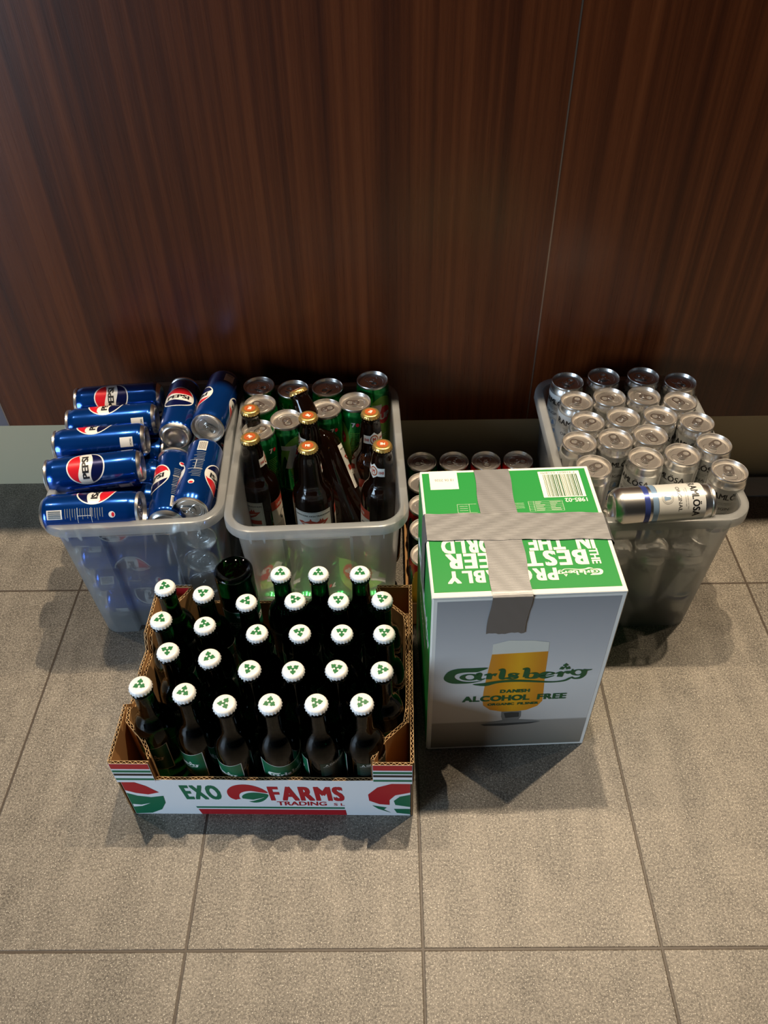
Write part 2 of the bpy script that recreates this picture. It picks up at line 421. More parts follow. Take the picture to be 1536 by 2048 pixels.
# ------------------------------------------------------------------ prototypes (bold lettering is built from side-shifted copies)
CAN_R, CAN_H = 0.0284, 0.1450
CANP = [(0.0205, 0.0010), (0.0232, 0.0022), (0.0262, 0.0062), (0.0284, 0.0120), (0.0284, 0.1290), (0.0276, 0.1335), (0.0258, 0.1385), (0.0256, 0.1400)]
def can(name, body, bottom, g, tilt_tab=0.0):
    """body material from 9 mm up, bare metal below; lid with its own pull tab"""
    bm = bmesh.new()
    pr = [(0, 0.0095, 1), (0.010, 0.0085, 1), (0.0165, 0.0050, 1), (0.0195, 0.0004, 1), (0.0208, 0.0000, 1), (0.0220, 0.0006, 1), (0.0236, 0.0026, 1), (0.0262, 0.0062, 1 if bottom else 0)]
    pr += [(0.0278, 0.0094, 0), (0.0284, 0.0125, 0)] + [(0.0284, 0.0125 + i * 0.0291, 0) for i in (1, 2, 3, 4)] + [(0.0280, 0.1318, 0), (0.0270, 0.1355, 0), (0.0259, 0.1386, 0), (0.0256, 0.1402, 0)]
    lathe(bm, pr, 48)
    root = bm_obj(name, bm, None, (body, ALU), 35)
    bm = bmesh.new()
    lathe(bm, [(0.0256, 0.1400), (0.0268, 0.1408), (0.0270, 0.1440), (0.0264, 0.1450), (0.0256, 0.1449), (0.0250, 0.1438), (0.0244, 0.1395), (0.0232, 0.1378), (0.0222, 0.1382), (0.0216, 0.1398), (0.0205, 0.1400), (0.0194, 0.1400), (0.0190, 0.1404), (0.0184, 0.1404), (0.0180, 0.1400), (0, 0.1400)], 48)
    lid = bm_obj('lid', bm, root, (LID,), 32)
    # drinking panel bead (an oval rim pressed in the lid) and pull tab
    bm = bmesh.new(); n = 32
    def oval_tube(cx, cy, rx, ry, z, t, egg=0.0):
        ring = []
        for i in range(n):
            a = 2 * PI * i / n; c, d = math.cos(a), math.sin(a)
            w = 1 + egg * d
            ring.append([bm.verts.new((cx + (rx + t * math.cos(b)) * c * w, cy + (ry + t * math.cos(b)) * d, z + t * math.sin(b) * 0.8)) for b in (PI, PI * 0.5, 0, -PI * 0.5)])
        for i in range(n):
            for j in range(4): bm.faces.new((ring[i][j], ring[(i + 1) % n][j], ring[(i + 1) % n][(j + 1) % 4], ring[i][(j + 1) % 4]))
    oval_tube(0, -0.0085, 0.0105, 0.0078, 0.1401, 0.0005, -0.15)
    bm_obj('opening_bead', bm, lid, (ALU,), 60)
    bm = bmesh.new()
    def plate(pts_out, pts_in, z0, z1):
        m_ = len(pts_out); vo = [[bm.verts.new((x, y, z)) for x, y in pts_out] for z in (z0, z1)]; vi = [[bm.verts.new((x, y, z)) for x, y in pts_in] for z in (z0, z1)]
        for i in range(m_):
            j = (i + 1) % m_
            bm.faces.new((vo[0][i], vo[0][j], vo[1][j], vo[1][i])); bm.faces.new((vi[0][j], vi[0][i], vi[1][i], vi[1][j]))
            bm.faces.new((vo[1][i], vo[1][j], vi[1][j], vi[1][i])); bm.faces.new((vo[0][j], vo[0][i], vi[0][i], vi[0][j]))
    def rr(cx, cy, w, h, r, m_=6):
        out = []
        for sx, sy, a0 in ((1, 1, 0), (-1, 1, PI / 2), (-1, -1, PI), (1, -1, 1.5 * PI)):
            for i in range(m_): a = a0 + PI / 2 * i / (m_ - 1); out.append((cx + sx * (w / 2 - r) + r * math.cos(a), cy + sy * (h / 2 - r) + r * math.sin(a)))
        return out
    plate(rr(0, 0.0040, 0.0150, 0.0235, 0.0068), rr(0, 0.0085, 0.0088, 0.0088, 0.0040), 0.1410, 0.1420)
    plate(rr(0, -0.0018, 0.0098, 0.0064, 0.0030), rr(0, -0.0018, 0.0076, 0.0044, 0.0020), 0.1419, 0.1425)
    lathe(bm, [(0.0030, 0.1399), (0.0028, 0.1424), (0.0022, 0.1429), (0, 0.1429)], 16)
    bm_obj('pull_tab', bm, lid, (ALU_TAB,), 40)
    if g: g.build('printed_label', root, wrap(CANP), seg=0.004)
    return root

def cola_graphics():
    g = G(); W = COLAWHITE
    for u0, flip in ((0, 0), (PI * CAN_R, 0)):
        gg = G(); R = 0.0285
        n = 40
        gg.disc(0, 0, R, R, W, 0, 44)
        r = R - 0.0020
        def arc(a0, a1, m_=20): return [(r * math.cos(a0 + (a1 - a0) * i / m_), r * math.sin(a0 + (a1 - a0) * i / m_)) for i in range(m_ + 1)]
        # wave-edged white band between a red cap and a navy base
        t1, t2 = 0.28, 2.86
        up = arc(t1, PI - t1 - 0.05)
        wv = [(-r * 0.93 + i * (1.88 * r) / 14, 0.0098 + 0.0022 * math.sin(PI * 2 * i / 14 + 0.5)) for i in range(1, 14)]
        gg.poly(up + wv, COLARED, 1)
        dn = arc(PI + t1 + 0.05, 2 * PI - t1)
        wv2 = [(r * 0.93 - i * (1.86 * r) / 14, -0.0090 + 0.0022 * math.sin(PI * 2 * (14 - i) / 14 + 0.5)) for i in range(1, 14)]
        gg.poly(dn + wv2, COLANAVY, 1)
        gg.text('PEPSI', 0, -0.0042, 0.0092, BLACKINK, 2, 0.045, 1.30)
        g.add(gg, u0, 0.081)
    u = -PI * CAN_R / 2
    g.rect(u - 0.009, 0.018, u + 0.007, 0.038, W, 0); g.text('MORE', u - 0.001, 0.020, 0.0028, GREYINK, 1, 0.03)
    u2 = PI * CAN_R / 2
    g.rect(u2 - 0.010, 0.014, u2 + 0.004, 0.036, W, 0)
    for i in range(13): g.rect(u2 - 0.009 + i * 0.00095, 0.016, u2 - 0.009 + i * 0.00095 + (0.0005 if i % 3 else 0.0003), 0.034, BLACKINK, 1)
    for j in range(16):
        w = 0.020 * (0.6 + 0.4 * random.random()); g.rect(u2 - 0.011, 0.040 + j * 0.0036, u2 - 0.011 + w, 0.0410 + j * 0.0036, GREYINK, 0)
    g.rect(u2 - 0.012, 0.058, u2 + 0.011, 0.0586, W, 1); g.rect(u2 - 0.012, 0.078, u2 + 0.011, 0.0786, W, 1); g.rect(u2 - 0.0005, 0.058, u2 + 0.0002, 0.0786, W, 1)
    g.disc(u2 + 0.0, 0.108, 0.0048, 0.0048, W, 0, 20); g.disc(u2, 0.1095, 0.0034, 0.0022, COLARED, 1, 14)
    return g
def lime_graphics():
    g = G()
    for u0 in (0, PI * CAN_R):
        gg = G()
        gg.poly([(-0.030, -0.055), (0.030, -0.055), (0.034, 0.0), (0.026, 0.040), (0.004, 0.052), (-0.018, 0.030), (-0.024, 0.0)], LIMELIGHT, 0, 4)
        gg.poly([(-0.026, -0.054), (-0.004, -0.054), (-0.010, -0.010), (-0.016, 0.014), (-0.022, -0.01)], LIMEGREEN, 1, 4)
        gg.poly([(-0.020, 0.036), (0.006, 0.036), (0.006, 0.029), (-0.006, -0.012), (-0.017, -0.012), (-0.006, 0.027), (-0.020, 0.027)], WATERWHITE, 2)
        gg.disc(0.011, 0.012, 0.0155, 0.0185, COLARED, 1, 30)
        gg.text('UP', 0.0125, 0.004, 0.0120, WATERWHITE, 2, 0.05, 1.0)
        gg.rect(-0.010, -0.030, 0.016, -0.0292, WATERWHITE, 2); gg.rect(-0.008, -0.034, 0.014, -0.0333, WATERWHITE, 2)
        g.add(gg, u0, 0.074)
    u2 = PI * CAN_R / 2
    for sgn in (-1, 1):
        u = sgn * u2
        g.text('7', u - 0.003, 0.112, 0.0085, WATERWHITE, 1, 0.05); g.disc(u + 0.004, 0.116, 0.0030, 0.0038, COLARED, 1, 14)
        for j in range(12): g.rect(u - 0.010, 0.060 + j * 0.0035, u - 0.010 + 0.020 * (0.6 + 0.4 * random.random()), 0.0606 + j * 0.0035, LIMELIGHT, 1)
    return g
def water_graphics():
    g = G(); C = 2 * PI * CAN_R
    g.rect(-C / 2 + 0.001, 0.0400, C / 2 - 0.001, 0.0480, WATERNAVY, 0)
    g.rect(-C / 2 + 0.001, 0.0520, C / 2 - 0.001, 0.0600, WATERBLUE, 0)
    for u0 in (0, C / 2):
        gg = G()
        gg.poly([(-0.0415, 0.0605), (0.0415, 0.0605), (0.0415, 0.1265), (0.030, 0.1285), (-0.0415, 0.1285)], WATERWHITE, 0)
        gg.text('RAMLÖSA', 0, 0.1095, 0.0100, BLACKINK, 1, 0.030, fit=0.058, sp=0.10)
        gg.text('NATURLIGT MINERALVATTEN', 0, 0.1020, 0.0014, GREYINK, 1, 0.0, 1.2)
        gg.text('KOLSYRAT SEDAN 1887', 0, 0.0990, 0.0014, GREYINK, 1, 0.0, 1.2)
        gg.text('ORIGINAL', 0, 0.0885, 0.0052, BLACKINK, 1, 0.01, 1.1, sp=0.12)
        gg.ring(0, 0.0735, 0.0085, 0.0085, 0.0005, GREYINK, 1, 32); gg.ring(0, 0.0735, 0.0066, 0.0066, 0.0004, GREYINK, 1, 32)
        gg.poly([(-0.003, 0.069), (0.003, 0.069), (0.0026, 0.0725), (0.0018, 0.0765), (0.0002, 0.0785), (-0.0018, 0.0772), (-0.0022, 0.073)], WATERBLUE, 1, 3)
        g.add(gg, u0, 0)
    return g
def patch_graphics(cols):
    g = G(); C = 2 * PI * CAN_R; k = 10
    for i in range(k):
        u = -C / 2 + i * C / k; m = cols[i % len(cols)]
        g.poly([(u, 0.020 + 0.01 * (i % 3)), (u + C / k * 0.9, 0.030), (u + C / k * 1.2, 0.080), (u + C / k * 0.7, 0.128), (u + 0.002, 0.118), (u - C / k * .2, 0.07)], m, i % 2, 3)
    return g

def crown(name, parent, z, r, top, discm, g, h=0.0066):
    """crimped bottle cap with 21 flutes, sitting on z"""
    bm = bmesh.new(); n = 84
    def rf(rr, zz, k):
        t = max(0, min(1, (z + h * 0.62 - zz) / (h * 0.62)))
        return rr * (1 + 0.045 * t * math.cos(21 * 2 * PI * k / n))
    lathe(bm, [(r * 0.84, z + 0.0002), (r * 1.00, z), (r * 0.985, z + h * 0.30), (r * 0.95, z + h * 0.60), (r * 0.90, z + h * 0.82), (r * 0.82, z + h * 0.96), (r * 0.72, z + h), (0, z + h * 1.03)], n, 0, rf)
    c = bm_obj(name, bm, parent, (top,), 50)
    if g: g.build('cap_emblem', c, lambda u, v, hh: (u, v, z + h * 1.03 + hh), base=0.0001, step=0.0001)
    return c

BEERP = [(0.0, 0.0035), (0.014, 0.0030), (0.0225, 0.0012), (0.0245, 0.0), (0.0268, 0.0014), (0.0283, 0.0050), (0.0285, 0.012), (0.0285, 0.129), (0.0281, 0.137), (0.0268, 0.1455), (0.0246, 0.1530), (0.0216, 0.1590), (0.0182, 0.1640), (0.0155, 0.1690), (0.0141, 0.1745), (0.0135, 0.182), (0.0131, 0.195), (0.0127, 0.208), (0.0125, 0.2135), (0.0138, 0.2148), (0.0144, 0.2170), (0.0138, 0.2192), (0.0129, 0.2200), (0.0129, 0.2250), (0.0125, 0.2290), (0.0, 0.2292)]
def beer_bottle():
    bm = bmesh.new(); lathe(bm, BEERP, 40)
    root = bm_obj('beer_bottle', bm, None, (GREENGLASS,), 40)
    gr = G().add(trefoil(CAPGREEN), 0, 0, 0.0090)
    crown('crown_cap', root, 0.2245, 0.0149, CAPWHITE, None, gr)
    # front label: dark green, white rim, white script
    g = G(); W, H = 0.082, 0.062
    def shp(w, h, dip): return [(-w / 2, 0), (w / 2, 0), (w / 2, h)] + [(w / 2 - w * i / 10, h - dip * math.sin(PI * i / 10)) for i in range(1, 10)] + [(-w / 2, h)]
    g.poly([(x, y + 0.066) for x, y in shp(W, H, 0.010)], LABELWHITE, 0)
    g.poly([(x, y + 0.0670) for x, y in shp(W - 0.0022, H - 0.0020, 0.010)], LABELGREEN, 1)
    g.add(script_logo(LABELWHITE), 0, 0.094, 0.064, 0, None, 2)
    g.text('DANISH', 0, 0.0795, 0.0022, LABELWHITE, 2, 0.02); g.text('ALCOHOL FREE', 0, 0.0745, 0.0032, LABELWHITE, 2, 0.02)
    prof = [p for p in BEERP if p[1] >= 0.0119]
    g.build('front_label', root, wrap(prof), seg=0.004)
    g = G(); Cc = PI * 0.0285
    g.poly([(x + Cc, y + 0.072) for x, y in shp(0.060, 0.054, 0.0)], LABELDARK, 0)
    g.text('A GREENER BEER', Cc, 0.119, 0.0036, LABELWHITE, 1, 0.02, 1.15)
    for j in range(9): g.rect(Cc - 0.026, 0.1145 - j * 0.0040, Cc - 0.026 + 0.05 * (0.7 + 0.3 * random.random()), 0.1150 - j * 0.0040, GREYINK, 1)
    g.rect(Cc - 0.026, 0.1172, Cc + 0.026, 0.1176, LABELWHITE, 1)
    g.build('back_label', root, wrap(prof), seg=0.004)
    return root
ALEP = [(0.0, 0.0045), (0.018, 0.0035), (0.0275, 0.0012), (0.0295, 0.0), (0.0320, 0.0016), (0.0335, 0.0055), (0.0338, 0.014), (0.0338, 0.138), (0.0334, 0.148), (0.0318, 0.157), (0.0285, 0.165), (0.0245, 0.1705), (0.0218, 0.1755), (0.0204, 0.182), (0.0192, 0.195), (0.0176, 0.212), (0.0160, 0.225), (0.0150, 0.2300), (0.0148, 0.2345), (0.0156, 0.2360), (0.0156, 0.2385), (0.0140, 0.2395), (0.0138, 0.2445), (0.0, 0.2447)]
def ale_bottle():
    bm = bmesh.new(); lathe(bm, ALEP, 44)
    root = bm_obj('ale_bottle', bm, None, (BROWNGLASS,), 40)
    g = G().disc(0, 0, 0.0092, 0.0092, CAPORANGE, 0, 32); g.text('ME', 0, -0.0026, 0.0052, LABELWHITE, 1, 0.05, 0.8)
    crown('crown_cap', root, 0.2400, 0.0156, CAPGOLD, None, g)
    prof = [p for p in ALEP if p[1] >= 0.0139]
    # main label
    gm = G(); g = gm
    g.rect(-0.032, 0.052, 0.032, 0.130, LABELWHITE, 0)
    for a, b, c, d in ((-0.0305, 0.0535, 0.0305, 0.0539), (-0.0305, 0.1281, 0.0305, 0.1285), (-0.0305, 0.0535, -0.0301, 0.1285), (0.0301, 0.0535, 0.0305, 0.1285)): g.rect(a, b, c, d, GREYINK, 1)
    g.text('HANTVERK OCH TRADITION', 0, 0.1205, 0.0030, BLACKINK, 1, 0.02, 1.05)
    g.poly([(-0.026, 0.108), (-0.018, 0.110), (-0.014, 0.108), (-0.006, 0.112), (-0.004, 0.117), (-0.002, 0.112), (0.006, 0.109), (0.010, 0.111), (0.012, 0.116), (0.014, 0.111), (0.016, 0.116), (0.018, 0.110), (0.027, 0.111), (0.018, 0.101), (0.006, 0.095), (-0.004, 0.098), (-0.016, 0.100)], LABELRED, 1)
    g.poly([(-0.022, 0.1055), (-0.010, 0.1065), (0.004, 0.1035), (0.020, 0.1065), (0.010, 0.1010), (-0.006, 0.1015)], LABELCREAM, 2)
    g.rect(-0.026, 0.083, 0.026, 0.092, LABELRED, 1)
    for j in range(5): g.rect(-0.022, 0.060 + j * 0.0042, 0.022, 0.0606 + j * 0.0042, GREYINK, 1)
    g = G().add(gm, 0, 0.007); g.build('front_label', root, wrap(prof), seg=0.004)
    g = G(); Cc = 0.62 * PI * 0.0338
    g.rect(Cc - 0.020, 0.052, Cc + 0.020, 0.130, LABELCREAM, 0); g.rect(Cc - 0.020, 0.112, Cc + 0.020, 0.130, LABELRED, 1)
    g.disc(Cc + 0.006, 0.092, 0.009, 0.009, GREYINK, 1, 20); g.disc(Cc + 0.006, 0.092, 0.007, 0.007, LABELCREAM, 2, 20)
    g.text('1848', Cc, 0.116, 0.006, LABELCREAM, 2, 0.02)
    for j in range(6): g.rect(Cc - 0.017, 0.058 + j * 0.004, Cc + 0.014, 0.0587 + j * 0.004, GREYINK, 1)
    g.build('side_label', root, wrap(prof), seg=0.004)
    # neck label
    g = G(); R = 0.0338
    g.poly([(-0.034, 0.196), (-0.012, 0.196), (0, 0.190), (0.012, 0.196), (0.034, 0.196), (0.034, 0.211), (0.012, 0.211), (0, 0.217), (-0.012, 0.211), (-0.034, 0.211)], LABELWHITE, 0)
    g.disc(0, 0.2035, 0.013, 0.0085, CAPORANGE, 1, 28); g.disc(0, 0.2035, 0.010, 0.0065, LABELCREAM, 2, 24); g.text('M', 0, 0.200, 0.007, LABELRED, 3, 0.04, 1.3)
    g.text('1848', -0.024, 0.2005, 0.0052, LABELRED, 1, 0.02, 1.15); g.text('1848', 0.024, 0.2005, 0.0052, LABELRED, 1, 0.02, 1.15)
    g.build('neck_label', root, wrap(prof, -PI / 2 + 0.75 * PI), seg=0.004)
    return root

def storage_tub(recess=True):
    W, D, H, CR_ = 0.274, 0.366, 0.280, 0.034
    def outline(w, d, r, ncorner=8):
        # dense perimeter with stations for the recessed panel, counter-clockwise from the front middle
        pts = []
        xs = [-0.052, -0.047, -0.02, 0, 0.02, 0.047, 0.052]
        fx = [-(w / 2 - r)] + xs + [(w / 2 - r)]
        for x in fx[:-1]: pts.append((x, -d / 2, 'f'))
        for i in range(ncorner): a = -PI / 2 + PI / 2 * i / ncorner; pts.append((w / 2 - r + r * math.cos(a), -d / 2 + r + r * math.sin(a), ''))
        for y in (-(d / 2 - r), -0.05, 0.0, 0.05): pts.append((w / 2, y, ''))
        for i in range(ncorner): a = PI / 2 * i / ncorner; pts.append((w / 2 - r + r * math.cos(a), d / 2 - r + r * math.sin(a), ''))
        for x in fx[::-1][:-1]: pts.append((x, d / 2, 'b'))
        for i in range(ncorner): a = PI / 2 + PI / 2 * i / ncorner; pts.append((-(w / 2 - r) + r * math.cos(a), d / 2 - r + r * math.sin(a), ''))
        for y in (0.05, 0.0, -0.05, -(d / 2 - r)): pts.append((-w / 2, y, ''))
        for i in range(ncorner): a = PI + PI / 2 * i / ncorner; pts.append((-(w / 2 - r) + r * math.cos(a), -(d / 2 - r) + r * math.sin(a), ''))
        return pts
    bm = bmesh.new(); rings = []
    def wd(z): t = z / H; return 0.222 + (0.250 - 0.222) * t, 0.314 + (0.342 - 0.314) * t
    zs = [0.0, 0.004, 0.012, 0.06, 0.12, 0.18, 0.240, 0.246, 0.252, 0.2785]
    for sgn, off in ((1, 0.0), (-1, -0.0016)):
        rr_ = []
        for z in zs:
            w, d = wd(z); w += 2 * off; d += 2 * off
            if z == 0.0: w -= 0.008; d -= 0.008
            ring = []
            for x, y, tg in outline(w, d, 0.030 + 0.004 * z / H + off):
                zz = z
                if recess and tg and abs(x) <= 0.0475 and z <= 0.2465:
                    y += (0.008 if tg == 'f' else -0.008); zz = max(z, 0.010)
                ring.append(bm.verts.new((x, y, zz if sgn > 0 else zz + (0.0016 if z < 0.002 else 0))))
            rr_.append(ring)
        rings.append(rr_)
    n = len(rings[0][0])
    for rr_ in rings:
        for i in range(len(zs) - 1):
            for k in range(n): bm.faces.new((rr_[i][k], rr_[i][(k + 1) % n], rr_[i + 1][(k + 1) % n], rr_[i + 1][k]))
    for k in range(n): bm.faces.new((rings[0][-1][k], rings[0][-1][(k + 1) % n], rings[1][-1][(k + 1) % n], rings[1][-1][k]))
    # base: raised floor panel joined to the outer bottom ring
    for rr_, zc in ((rings[0], 0.0100), (rings[1], 0.0115)):
        inner = [bm.verts.new((v.co.x * 0.86, v.co.y * 0.90, zc)) for v in rr_[0]]
        for k in range(n): bm.faces.new((rr_[0][k], rr_[0][(k + 1) % n], inner[(k + 1) % n], inner[k]))
        bm.faces.new(inner)
    root = bm_obj('storage_tub', bm, None, (TUB,), 30)
    # rim: rolled flange with a hanging skirt
    bm = bmesh.new(); prof = [(0.2495, 0.3415, 0.2700), (0.2495, 0.3415, 0.2800), (0.2660, 0.3580, 0.2808), (0.2725, 0.3645, 0.2795), (0.2740, 0.3660, 0.2770), (0.2748, 0.3668, 0.2640), (0.2735, 0.3655, 0.2640), (0.2722, 0.3642, 0.2760), (0.2650, 0.3570, 0.2785), (0.2512, 0.3432, 0.2780)]
    rg = []
    for w, d, z in prof: rg.append([bm.verts.new((x, y, z)) for x, y, _ in outline(w, d, 0.034 + (w - 0.25) / 2)])
    for i in range(len(rg)):
        a, b = rg[i], rg[(i + 1) % len(rg)]
        for k in range(n): bm.faces.new((a[k], a[(k + 1) % n], b[(k + 1) % n], b[k]))
    rim = bm_obj('rim', bm, root, (RIMP,), 40)
    # stiffening ribs under the flange
    bm = bmesh.new()
    def rib(x, y, dx, dy):
        t = 0.0007; nx, ny = (-dy, dx)
        q = [(0, 0.2785), (0.0118, 0.2785), (0.0118, 0.264), (0.003, 0.246), (0, 0.246)]
        a = [bm.verts.new((x + dx * s + nx * t, y + dy * s + ny * t, z)) for s, z in q]; b = [bm.verts.new((x + dx * s - nx * t, y + dy * s - ny * t, z)) for s, z in q]
        bm.faces.new(a); bm.faces.new(b[::-1])
        for i in range(5): bm.faces.new((a[i], b[i], b[(i + 1) % 5], a[(i + 1) % 5]))
    for x in (-0.098, -0.078, 0.078, 0.098): rib(x, -0.1705, 0, -1); rib(x, 0.1705, 0, 1)
    for y in (-0.10, -0.033, 0.033, 0.10): rib(-0.1245, y, -1, 0); rib(0.1245, y, 1, 0)
    bm_obj('rib', bm, rim, (RIMP,))
    if recess:
        bm = bmesh.new(); box(bm, -0.0480, 0.0480, -0.1705, -0.1612, 0.2475, 0.2492); bm_obj('handle_ledge', bm, root, (RIMP,))
    return root

# ------------------------------------------------------------------ the setting
def struct(o): o['kind'] = 'structure'; return o
FACE_Y, BASE_H, TOP_Z = 0.889, 0.153, 1.10
struct(box_obj('floor', (-2.2, 3.6, -2.9, 2.3, -0.03, 0.0), (FLOOR,)))
struct(box_obj('ceiling', (-2.2, 3.6, -2.9, 2.3, CEIL_Z, CEIL_Z + 0.05), (WALLD,)))
struct(box_obj('wall_right', (3.6, 3.65, -2.9, 2.3, 0, CEIL_Z), (WALLD,)))
struct(box_obj('wall_front', (-2.2, 3.6, -2.95, -2.9, 0, CEIL_Z), (WALLD,)))
struct(box_obj('wall_rear', (-2.2, 3.6, 2.3, 2.35, 0, CEIL_Z), (WALLP,)))
bm = bmesh.new()
for e in ((-2.25, -2.2, -2.9, -2.55, 0, CEIL_Z), (-2.25, -2.2, -0.95, 2.3, 0, CEIL_Z), (-2.25, -2.2, -2.55, -0.95, 0, 0.1), (-2.25, -2.2, -2.55, -0.95, 1.7, CEIL_Z)): box(bm, *e)
struct(bm_obj('wall_left', bm, None, (WALLP,)))
bm = bmesh.new()
for e in ((-2.24, -2.19, -2.55, -2.50, 0.1, 1.7), (-2.24, -2.19, -1.0, -0.95, 0.1, 1.7), (-2.24, -2.19, -1.77, -1.73, 0.1, 1.7), (-2.24, -2.19, -2.55, -0.95, 0.1, 0.15), (-2.24, -2.19, -2.55, -0.95, 1.65, 1.7)): box(bm, *e)
struct(bm_obj('window_1', bm, None, (WHITE,)))
# the panelled counter front: wood panels one metre wide with thin metal joints, a metal kick plate below
SEAM_L, SEAM_R = -0.172, 0.828
bm = bmesh.new()
for x0, x1 in ((SEAM_L + 0.0012, SEAM_R - 0.0012), (SEAM_R + 0.0012, 1.828), (1.83, 2.83)): box(bm, x0, x1, FACE_Y, FACE_Y + 0.018, BASE_H, TOP_Z)
box(bm, -2.1, 3.5, FACE_Y + 0.018, FACE_Y + 0.04, 0.0, TOP_Z)
struct(bm_obj('wall_back', bm, None, (WOOD,)))
struct(box_obj('trim_1', (-2.1, SEAM_L - 0.0012, FACE_Y, FACE_Y + 0.018, BASE_H, TOP_Z), (GREYPANEL,)))
for i, x in enumerate((SEAM_L, SEAM_R, 1.829)): struct(box_obj('trim_%d' % (i + 2), (x - 0.0011, x + 0.0011, FACE_Y - 0.0006, FACE_Y + 0.016, BASE_H, TOP_Z), (SEAM,)))
struct(box_obj('baseboard_back', (-2.1, 3.5, FACE_Y + 0.003, FACE_Y + 0.018, 0.0, BASE_H), (BRUSH,)))
struct(box_obj('trim_5', (-2.1, 3.5, FACE_Y - 0.05, 1.45, TOP_Z, TOP_Z + 0.035), (WOOD,), None, 0.003))
struct(box_obj('trim_6', (1.12, 3.5, 0.826, 0.880, 0.0, 0.003), (WHITE,)))  # flat pale strip on the floor in front of the kick plate
# ceiling downlights behind and above the counter edge
LENS = bpy.data.materials.new('lamp_lens'); LENS.use_nodes = True
e = LENS.node_tree.nodes['Principled BSDF']; e.inputs['Emission Color'].default_value = (*SPOT_COL, 1); e.inputs['Emission Strength'].default_value = 30
proto = None
NTH = ('first', 'second', 'third', 'fourth', 'fifth', 'sixth')
for i, x in enumerate(LAMPS_X):
    if proto is None:
        bm = bmesh.new(); lathe(bm, [(0.048, 0.0), (0.048, -0.006), (0.040, -0.008), (0.034, 0.0), (0.034, -0.001)], 32)
        proto = bm_obj('ceiling_downlight', bm, None, (WHITE,), 40)
        bm = bmesh.new(); lathe(bm, [(0.0335, -0.002), (0, -0.002)], 32); bm_obj('lamp_lens', bm, proto, (LENS,)); o = proto
    else: o = copy_tree(proto)
    o.location = (x, LAMP_Y, CEIL_Z)
    tag(o, 'round white recessed ceiling downlight, %s from the left above the counter' % NTH[i], 'lamp', 'ceiling downlights above the counter')
    ld = bpy.data.lights.new('downlight', 'SPOT'); ld.energy = SPOT_W * LAMP_K[i]; ld.color = SPOT_COL; ld.spot_size = 1.6; ld.spot_blend = 0.9; ld.shadow_soft_size = 0.022
    lo = bpy.data.objects.new('downlight', ld); COL.objects.link(lo); lo.location = (x, LAMP_Y, CEIL_Z - 0.02)

# ------------------------------------------------------------------ tubs
TUBS = [((0.172, 0.663, 0), 3.4, 'frosted clear storage tub on the left, filled with blue cola cans'),
        ((0.4495, 0.652, 0), 2.4, 'frosted clear storage tub in the middle, holding brown bottles and green cans'),
        ((0.956, 0.660, 0), 0.8, 'frosted clear storage tub on the right behind the big carton, full of white water cans')]
tub = None
for loc, rz, lab in TUBS:
    o = storage_tub(False) if loc[0] > 0.9 else (storage_tub() if tub is None else copy_tree(tub))
    tub = tub or o
    o.location = loc; o.rotation_euler = (0, 0, math.radians(rz)); tag(o, lab, 'storage tub', 'frosted plastic storage tubs')

def spread(pts, dmin, it=60, wt=0.3):
    """ease items apart until no two centres are nearer than dmin"""
    p = [list(q) for q in pts]
    for _ in range(it):
        for i in range(len(p)):
            for j in range(i):
                dx, dy = p[i][0] - p[j][0], p[i][1] - p[j][1]; d = math.hypot(dx, dy)
                if 1e-6 < d < dmin:
                    k = (dmin - d) / d * 0.5; p[i][0] += dx * k; p[i][1] += dy * k; p[j][0] -= dx * k; p[j][1] -= dy * k
    return [tuple(q) for q in p]

# ------------------------------------------------------------------ cola cans
cola = can('cola_can', COLABLUE, True, cola_graphics())
used = [False]
def put(proto, flag, *a, **k):
    lab, cat, grp = k.pop('lab'), k.pop('cat'), k.pop('grp')
    o = copy_tree(proto) if flag[0] else proto
    flag[0] = True
    place(o, *a, **k); tag(o, lab, cat, grp); return o
R_ = math.radians
# (bottom, top, roll, label)
COLAS = [
 ((0.171, 0.797, 0.280), (0.026, 0.783, 0.280), 140, 'blue cola can lying sideways with round logo up, rearmost of the left tub'),
 ((0.174, 0.737, 0.280), (0.029, 0.720, 0.280), 212, 'blue cola can lying sideways, second from the back in the left tub'),
 ((0.170, 0.679, 0.282), (0.026, 0.662, 0.282), 218, 'blue cola can lying sideways, third from the back in the left tub'),
 ((0.178, 0.611, 0.283), (0.035, 0.588, 0.283), 149, 'blue cola can lying sideways with full logo showing, fourth from the back'),
 ((0.050, 0.512, 0.277), (0.195, 0.520, 0.277), 148, 'blue cola can lying along the front rim of the left tub'),
 ((0.216, 0.678, 0.285), (0.205, 0.820, 0.278), 180, 'blue cola can with upright logo, pointing to the wall beside the sideways row'),
 ((0.231, 0.500, 0.262), (0.219, 0.645, 0.268), 130, 'blue cola can with bare round base towards the camera, half under its neighbour'),
 ((0.279, 0.826, 0.292), (0.270, 0.682, 0.300), 240, 'blue cola can lying against the right rim near the wall, logo upside down'),
 ((0.270, 0.655, 0.281), (0.268, 0.511, 0.279), 90, 'blue cola can with small print and its pull tab facing the camera'),
]
for a, b, r, lab in COLAS:
    put(cola, used, a, b, roll=R_(r), lab=lab, cat='drink can', grp='blue cola cans in the left tub')
